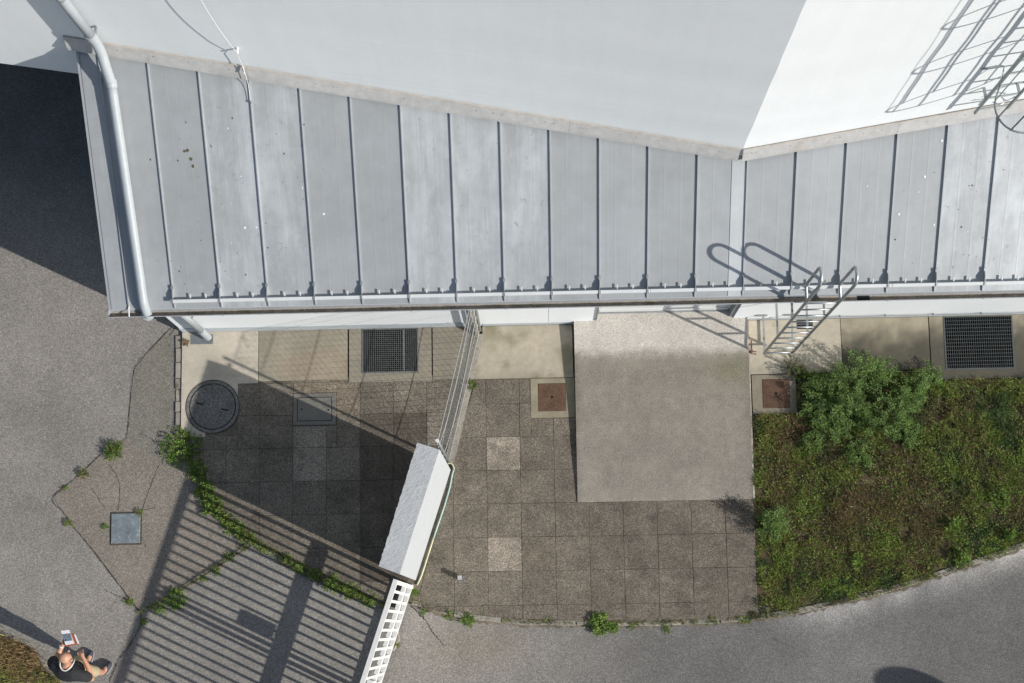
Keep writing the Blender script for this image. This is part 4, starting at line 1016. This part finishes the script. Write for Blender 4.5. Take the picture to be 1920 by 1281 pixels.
bushes = [
 (1600,722,46,.62,46,60,'tall dense green bush beside the wall slab, highest of the lawn bushes',0),
 (1545,738,34,.42,34,52,'bush between the rusty cover and the tallest bush',0),
 (1655,790,38,.52,40,56,'soft feathery bush in the middle of the lawn bush clump',0),
 (1690,758,30,.45,30,50,'bush at the right end of the lawn bush clump',0),
 (1560,800,30,.26,30,44,'low leafy bush below the clump near the rusty cover',0),
 (1735,708,22,.22,24,40,'yellow green bush against the slab left of the dark grating',0),
 (1610,852,24,.18,22,36,'low plant under the lawn bush clump',0),
 (1520,830,18,.16,18,34,'small leafy plant near the ramp side of the lawn',0),
 (1525,775,26,.30,26,46,'leafy bush right of the rusty cover surround',0),
 (1585,772,34,.46,34,54,'dark green bush in the left middle of the lawn bush clump',0),
 (1645,705,26,.44,26,48,'bush against the wall slab right of the tallest bush',0),
 (1700,815,22,.20,22,40,'small soft bush at the lower right of the lawn bush clump',0),
 (1705,735,24,.30,24,44,'bright bush between the clump and the yellow green bush',0),
 (1447,984,27,.46,30,52,'single light green bush at the ramp corner casting a shadow on the paving',0),
]
for i, (u, v, rp_, h, st_, per, lab, dry) in enumerate(bushes):
    plant('bush', lab, u, v, rp_*1.28, h*.9, int(st_*1.6), int(per*.95), .026, .0135, BUSHG, 300+i, 'bush', 'bushes on the lawn', .0, True, dry)
plant('weed', 'pale dry flowering weed growing at the foot of the roof ladder', 1484, 690, 24, .24, 26, 22, .026, .010, ((.16,.17,.08),(.11,.14,.05),(.22,.21,.13)), 340, 'weed', None, 0, True, .25)
for i, (u, v, rp_, h, st_, lab) in enumerate([(1803,1050,15,.16,18,'bright broad leafed weed on the lawn close to the kerb'), (1786,984,13,.12,16,'dark rosette weed on the lawn above the bright kerb weed'), (1872,935,20,.20,26,'leafy weed near the right edge of the lawn'),
        (1604,1054,13,.10,16,'grey green rosette in the lower middle of the lawn'), (1893,1003,14,.14,18,'leafy weed in the lower right lawn corner'), (1500,700,12,.12,14,'small plant on the slab edge by the rusty cover')]):
    plant('lawn_weed', lab, u, v, rp_, h, st_, 9, .06, .018, GREEN, 360+i, 'weed', 'broad leafed weeds on the lawn')

def soil_sheet(poly, zf, name):
    x0, x1 = min(p[0] for p in poly), max(p[0] for p in poly); y0, y1 = min(p[1] for p in poly), max(p[1] for p in poly)
    return MB().prism(ccw(poly), ZA-.05, zf).build(name, M['soil'], kind='structure')
LAWN = [a2(1412,785), a2(1413,880), a2(1416,1000), a2(1421,1141), (3.3,.26)]+[(x, y+.05) for x, y in KERBC if x > 3.35]+[(9.0,1.9), (9.0,3.6), (7.36,3.6), (7.35,3.54), (5.95,3.54), (5.92,3.70), (3.92,3.70), (3.92,3.08), (3.25,3.08)]
soil_sheet(LAWN, -.006, 'lawn_soil')
def grass(name, poly, n, seed, dryfn, hfn, label_=None, jit=0.0, gain=1.0):
    rng = np.random.default_rng(seed); P_ = np.array(poly); lo, hi = P_.min(0), P_.max(0)
    pts = []
    while len(pts) < n:
        x, y = rng.uniform(lo[0], hi[0]), rng.uniform(lo[1], hi[1])
        if not inside(poly, x, y): continue
        if rng.random() > .60+.8*nz(x, y, 2.6, 77)+.7*nz(x, y, 7.5, 78): continue
        pts.append((x, y))
    pts = np.array(pts); m_ = len(pts); pts = pts+rng.normal(0, 1, pts.shape)*jit*(rng.random((m_, 1))**2)
    az = rng.uniform(0, 2*np.pi, m_); lean = rng.uniform(.25, 1.15, m_); Ln = np.array([hfn(x, y) for x, y in pts])*rng.uniform(.5, 1.3, m_); W_ = rng.uniform(.0016, .0046, m_)
    d_ = np.stack([np.cos(az), np.sin(az)], 1); s_ = np.stack([-np.sin(az), np.cos(az)], 1)
    z0 = np.full(m_, -.006)
    mid = pts+d_*(Ln*np.sin(lean*.6)*.5)[:, None]; zm = z0+Ln*.5*np.cos(lean*.6); tip = mid+d_*(Ln*.5*np.sin(np.minimum(lean*1.5, 1.8)))[:, None]; zt = zm+Ln*.5*np.cos(np.minimum(lean*1.5, 1.8))
    V = np.zeros((m_, 5, 3))
    V[:,0,:2] = pts-s_*W_[:,None]; V[:,1,:2] = pts+s_*W_[:,None]; V[:,0:2,2] = z0[:,None]
    V[:,2,:2] = mid+s_*W_[:,None]*.8; V[:,3,:2] = mid-s_*W_[:,None]*.8; V[:,2:4,2] = zm[:,None]; V[:,4,:2] = tip; V[:,4,2] = np.maximum(zt, .004)
    dry = np.array([dryfn(x, y) for x, y in pts]); isd = rng.random(m_) < dry
    g_ = np.array(GREEN)[rng.integers(0, 4, m_)]*np.array([1.08,1.0,.9]); dd = np.array(DRY)[rng.integers(0, 4, m_)]*.85
    pd = np.array([nz(x, y, 2.4, 5)+.5*nz(x, y, 6, 15) for x, y in pts]); dk_ = np.array(((.055,.105,.030),(.080,.140,.038),(.042,.080,.024),(.10,.17,.05)))[rng.integers(0, 4, m_)]; g_ = np.where((pd > .10)[:,None], dk_, g_)*(1+.55*np.array([nz(x, y, 4.5, 25) for x, y in pts]))[:,None]
    C = np.where(isd[:,None], dd, g_)*gain*rng.uniform(.55, 1.5, m_)[:,None]
    me = bpy.data.meshes.new(name); me.vertices.add(m_*5); me.vertices.foreach_set('co', V.astype(np.float32).ravel())
    base = np.arange(m_)[:,None]*5
    loops = np.concatenate([base+np.array([[0,1,2,3]]), base+np.array([[3,2,4]])], 1).ravel()
    me.loops.add(m_*7); me.loops.foreach_set('vertex_index', loops.astype(np.int32))
    ls = (np.arange(m_)[:,None]*7+np.array([[0,4]])).ravel(); lt = np.tile([4,3], m_)
    me.polygons.add(m_*2); me.polygons.foreach_set('loop_start', ls.astype(np.int32)); me.polygons.foreach_set('loop_total', lt.astype(np.int32))
    ca = me.color_attributes.new('col', 'FLOAT_COLOR', 'POINT'); ca.data.foreach_set('color', np.concatenate([np.repeat(C, 5, 0), np.ones((m_*5,1))], 1).astype(np.float32).ravel())
    me.update(calc_edges=True); me.validate(); me.materials.append(M['blade'])
    o = bpy.data.objects.new(name, me); COL.objects.link(o); o['kind'] = 'stuff'
    if label_: o['label'] = label_; o['category'] = 'grass'
    return o
lawn_dry = lambda x, y: max(.05, min(.88, .32+1.0*nz(x, y, 1.5, 50)+.40*math.exp(-((x-4.9)**2/1.6+(y-1.6)**2/.7))+.3*math.exp(-((x-7.2)**2/.3+(y-3.2)**2/.1))))
grass('lawn_grass', LAWN, 150000, 1, lawn_dry, lambda x, y: .042+.09*max(0, nz(x, y, 1.9, 60))+.10*max(0, nz(x, y, 5.5, 61))+.04*sm(2.0, 3.2, y), 'rough green and brown lawn grass between the slabs and the kerb')
grass('tall_grass', LAWN, 9000, 41, lambda x, y: .10, lambda x, y: .07+.12*max(0, nz(x, y, 1.1, 33))+.05*sm(5, 7, x), 'long loose grass strands standing above the lawn')
def clover():
    b = MB(); r = random.Random(31); n = 0
    while n < 5500:
        x, y = r.uniform(3.2, 8.6), r.uniform(.2, 3.7)
        if not inside(LAWN, x, y) or nz(x, y, 1.6, 90)+.5*nz(x, y, 4.2, 12) < -.02: continue
        a = r.uniform(0, 6.28); z = r.uniform(.01, .07); L_ = r.uniform(.012, .032)
        leaf(b, Vector((x, y, z)), Vector((math.cos(a), math.sin(a), r.uniform(-.1,.5))), Vector((r.uniform(-.4,.4), r.uniform(-.4,.4), 1)), L_, L_*.6, r.choice(GREEN), r); n += 1
    o = b.build('lawn_ground_cover', M['leaf'], kind='stuff'); o['label'] = 'small leafy ground cover mixed through the lawn'; o['category'] = 'ground cover'
clover()
VERGE = [a2(-60,1188,ZA), a2(0,1196,ZA), a2(40,1205,ZA), a2(64,1218,ZA), a2(76,1240,ZA), a2(88,1262,ZA), a2(112,1275,ZA), a2(122,1310,ZA), a2(110,1400,ZA), a2(-60,1400,ZA)]
soil_sheet(VERGE, -.012, 'verge_soil')
grass('verge_grass', VERGE, 26000, 5, lambda x, y: .96-.75*sm(-.45, -.95, y+.35*nz(x, y, 3)), lambda x, y: .10, 'dry brown grass verge behind the standing person', .10, 1.5)
KB = [(x, y-.05) for x, y in KERBC if x > 3.0]+[(x, y+.09) for x, y in KERBC if x > 3.0][::-1]
grass('kerb_grass', KB, 7000, 7, lambda x, y: .35, lambda x, y: .045, 'thin grass growing over the kerb stones below the lawn')
KC = [(x, y-.035) for x, y in KERBC if x < 3.05]+[(x, y+.03) for x, y in KERBC if x < 3.05][::-1]
grass('kerb_moss', KC, 2000, 8, lambda x, y: .5, lambda x, y: .026, 'sparse grass in the joint between paving kerb and road', .02)
LJ = rline([(*p_, 0) for p_ in LEFT[2:]], 6); LJp = [(p_.x-.05, p_.y-.05) for p_ in LJ]+[(p_.x+.04, p_.y+.05) for p_ in LJ][::-1]
grass('joint_grass', LJp, 5000, 9, lambda x, y: .22, lambda x, y: .045, 'thin green grass along the curved joint between asphalt and paving', .03)
JJ = [a2(262,1150,ZA), a2(345,1104,ZA), a2(478,1018,ZA)]; JP = [(x-.02, y-.02) for x, y in JJ]+[(x+.015, y+.02) for x, y in JJ][::-1]
grass('joint_grass', JP, 1400, 10, lambda x, y: .35, lambda x, y: .03, 'thin grass in the slanting joint across the gate shadow', .025)

# ------------------------------------------------------------------ the person
FW = Vector((.34,.94,0)).normalized(); RT = Vector((FW.y,-FW.x,0)); PO = Vector((-6.36,-.42,ZA+.012))
def pl(r, f, z): return PO+RT*r+FW*f+Vector((0,0,z))
def skin(name, m, nodes, edges_, parent, root=0, sub=2, bevel=0):
    """nodes: (r, f, z, radius or (rx, ry)); a Skin modifier grows one surface, then it is frozen to a mesh"""
    me = bpy.data.meshes.new(name); off = wl(parent)
    me.from_pydata([tuple(pl(*n[:3])-off) for n in nodes], edges_, []); o = bpy.data.objects.new(name, me); COL.objects.link(o); o.parent = parent
    sk = o.modifiers.new('skin', 'SKIN'); sk.use_smooth_shade = True; sk.branch_smoothing = .6
    sv = me.skin_vertices[0].data
    for i, n in enumerate(nodes):
        r_ = n[3]; sv[i].radius = r_ if isinstance(r_, tuple) else (r_, r_); sv[i].use_root = (i == root)
    s2 = o.modifiers.new('sub', 'SUBSURF'); s2.levels = sub; s2.render_levels = sub
    dg = bpy.context.evaluated_depsgraph_get(); nm = bpy.data.meshes.new_from_object(o.evaluated_get(dg)); o.modifiers.clear(); o.data = nm; nm.materials.clear(); nm.materials.append(m)
    nm.polygons.foreach_set('use_smooth', [True]*len(nm.polygons)); return o
per = empty('person', PO, 'bald person in black shirt, khaki shorts and dark trainers reading papers on the asphalt', 'person')
Nn = [(.0,-.04,.96,.115), (.01,-.06,1.12,.115), (.02,-.07,1.28,.115), (.03,-.05,1.39,.085), (.035,.05,1.47,.055), (.04,.09,1.52,.055), (.045,.125,1.56,.070), (.05,.155,1.625,.088), (.05,.150,1.69,.080), (.05,.135,1.735,.045),
      (-.15,-.03,1.385,.058), (-.215,.0,1.34,.055), (-.27,.04,1.12,.042), (-.255,.16,1.13,.035), (-.238,.235,1.15,.026), (-.232,.275,1.155,.030),
      (.21,-.04,1.385,.058), (.275,-.03,1.34,.055), (.305,-.09,1.12,.042), (.19,.06,1.14,.036), (.09,.16,1.165,.027), (.06,.195,1.17,.030),
      (-.10,-.03,.86,.095), (-.18,.01,.50,.062), (-.22,-.03,.28,.052), (-.225,-.045,.10,.040), (-.235,.07,.045,.038),
      (.08,-.05,.86,.095), (.09,-.07,.50,.062), (.065,-.10,.28,.052), (.05,-.11,.10,.040), (.07,.0,.045,.038)]
Ee = [(0,1),(1,2),(2,3),(3,4),(4,5),(5,6),(6,7),(7,8),(8,9),(3,10),(10,11),(11,12),(12,13),(13,14),(14,15),(3,16),(16,17),(17,18),(18,19),(19,20),(20,21),(0,22),(22,23),(23,24),(24,25),(25,26),(0,27),(27,28),(28,29),(29,30),(30,31)]
# fingers: five per hand, unequal, curled
def fingers(base, wrist, side, curl):
    i0 = len(Nn); hb = Vector(base); dr_ = (Vector(base)-Vector(wrist)).normalized(); ac = Vector((1,0,0)) if abs(dr_.x) < .8 else Vector((0,1,0)); ac = (ac-dr_*ac.dot(dr_)).normalized(); dn = Vector((0,0,-1))
    for k, (o_, ln) in enumerate(((-.030,.060),(-.010,.070),(.010,.066),(.029,.052))):
        a = hb+ac*o_+dr_*.018; b1 = a+dr_*ln*.5+dn*curl*.3*ln; b2 = b1+dr_*ln*.3+dn*curl*ln*.6
        n = len(Nn); Nn.extend([(*a,.0095),(*b1,.0085),(*b2,.0070)]); Ee.extend([(handidx, n),(n,n+1),(n+1,n+2)])
    a = hb-dr_*.01+ac*side*.032; b1 = a+dr_*.03+ac*side*.016; b2 = b1+dr_*.025
    n = len(Nn); Nn.extend([(*a,.011),(*b1,.0095),(*b2,.0075)]); Ee.extend([(handidx, n),(n,n+1),(n+1,n+2)])
handidx = 15; fingers(Nn[15][:3], Nn[14][:3], 1, .5)
handidx = 21; fingers(Nn[21][:3], Nn[20][:3], -1, .9)
skin('body', M['skin'], Nn, Ee, per)
# nose, ears, eyes, stubble on the head
hc = (.05,.150,1.64)
nb = MB(); nb.add([pl(.05,.235,1.655), pl(.035,.232,1.60), pl(.065,.232,1.60), pl(.05,.262,1.605)], [(0,1,3),(0,3,2),(1,2,3)]); nb.build('nose', M['skin'], per)
for s_ in (-1, 1):
    eb = MB(); c0 = pl(.05+s_*.086,.14,1.63); eb.tube([c0+FW*(.022*math.cos(a))+Vector((0,0,.032*math.sin(a)))+RT*s_*.006*math.sin(a) for a in np.linspace(0, 2*math.pi, 10)[:-1]], .007, 6, closed=True); eb.build('ear', M['skin'], per, smooth=True)
    MB().tube([pl(.05+s_*.032,.226,1.645), pl(.05+s_*.032,.234,1.645)], .010, 8).build('eye', M['eye'], per)
MB().beam(pl(.026,.226,1.575), pl(.074,.226,1.575), .006, .010).build('mouth', M['rust'], per)
# clothes
skin('shirt', M['cloth'], [(.0,-.045,.93,.145), (.01,-.065,1.10,.150), (.02,-.085,1.25,.170), (.03,-.07,1.37,.150), (.034,.0,1.455,.085), (-.15,-.04,1.385,.100), (-.222,-.005,1.33,.085), (-.252,.018,1.19,.070), (.21,-.05,1.385,.100), (.285,-.04,1.33,.085), (.300,-.065,1.19,.070)],
     [(0,1),(1,2),(2,3),(3,4),(3,5),(5,6),(6,7),(3,8),(8,9),(9,10)], per)
skin('shorts', M['shorts'], [(.0,-.03,1.0,.125), (.0,-.03,.92,.125), (-.10,-.03,.83,.105), (-.165,.0,.60,.090), (-.18,.01,.48,.086), (.08,-.05,.83,.105), (.09,-.065,.60,.090), (.09,-.07,.48,.086)], [(0,1),(1,2),(2,3),(3,4),(1,5),(5,6),(6,7)], per)
for s_, (hr, hf, tr_, tf) in enumerate(((-.225,-.075,-.245,.115), (.045,-.145,.09,.055))):
    sh = skin('shoe', M['shoe'], [(hr,hf,.06,.048), (hr+(tr_-hr)*.35,hf+(tf-hf)*.35,.062,.050), (hr+(tr_-hr)*.7,hf+(tf-hf)*.7,.046,.048), (tr_,tf,.036,.036)], [(0,1),(1,2),(2,3)], per)
    skin('sock', M['sole'], [(hr+.0,hf+.03,.09,.047), (hr,hf+.028,.15,.046)], [(0,1)], per, sub=1)
    c0, c1 = pl(hr,hf,.012), pl(tr_,tf,.012)
    pp = skin('sole', M['shoegrey'], [(hr,hf,.018,(.052,.022)), (hr+(tr_-hr)*.5,hf+(tf-hf)*.5,.018,(.050,.02)), (tr_,tf,.018,(.040,.02))], [(0,1),(1,2)], per, sub=1)
MB().tube(rline([pl(.045,.11,1.36), pl(-.02,.105,1.44), pl(-.045,.04,1.50), pl(.0,-.025,1.505), (pl(.06,-.03,1.50)), pl(.105,.03,1.495), pl(.10,.10,1.44), pl(.06,.125,1.34)], 5), .009, 6).build('lanyard', M['rope'], per, smooth=True)
MB().tube([pl(-.255,.185,1.135), pl(-.248,.205,1.14)], .034, 12).build('wristband', M['rope'], per)
# what the person holds
def quadbox(pts, z0, z1): return MB().prism(ccw([a2(u, v, z1) for u, v in pts]), z0, z1)
nbk = quadbox(((120,1186),(137,1188),(148.5,1207),(124.5,1213)), 1.160, 1.178); no = nbk.build('notebook', M['orange'], origin=(*a2(134,1200,1.17), 1.16)); props(no, 'orange brown notebook held in the left hand of the person', 'notebook')
quadbox(((138.5,1190),(141,1189.5),(148.5,1206.5),(145.5,1207.5)), 1.178, 1.184).build('page_edge', M['paper'], no)
lf_ = quadbox(((114,1183),(129.5,1181),(140,1207),(123,1210)), 1.196, 1.198); lo_ = lf_.build('leaflet', M['paper'], origin=(*a2(127,1196,1.197), 1.196)); props(lo_, 'white printed leaflet with a grey picture lying on the orange notebook', 'leaflet')
quadbox(((116.5,1189.5),(131.8,1187.5),(136.2,1201),(120.5,1203)), 1.1985, 1.1995).build('printed_picture', M['print'], lo_)
pn = MB(); a = pl(.035,.235,1.16); pn.tube([a+Vector((.05,-.035,.035)), a, a+Vector((-.06,.035,-.03))], [.006,.006,.003], 8)
props(pn.build('pen', M['galv_dark'], origin=tuple(a)), 'dark pen held in the raised right hand of the person', 'pen')
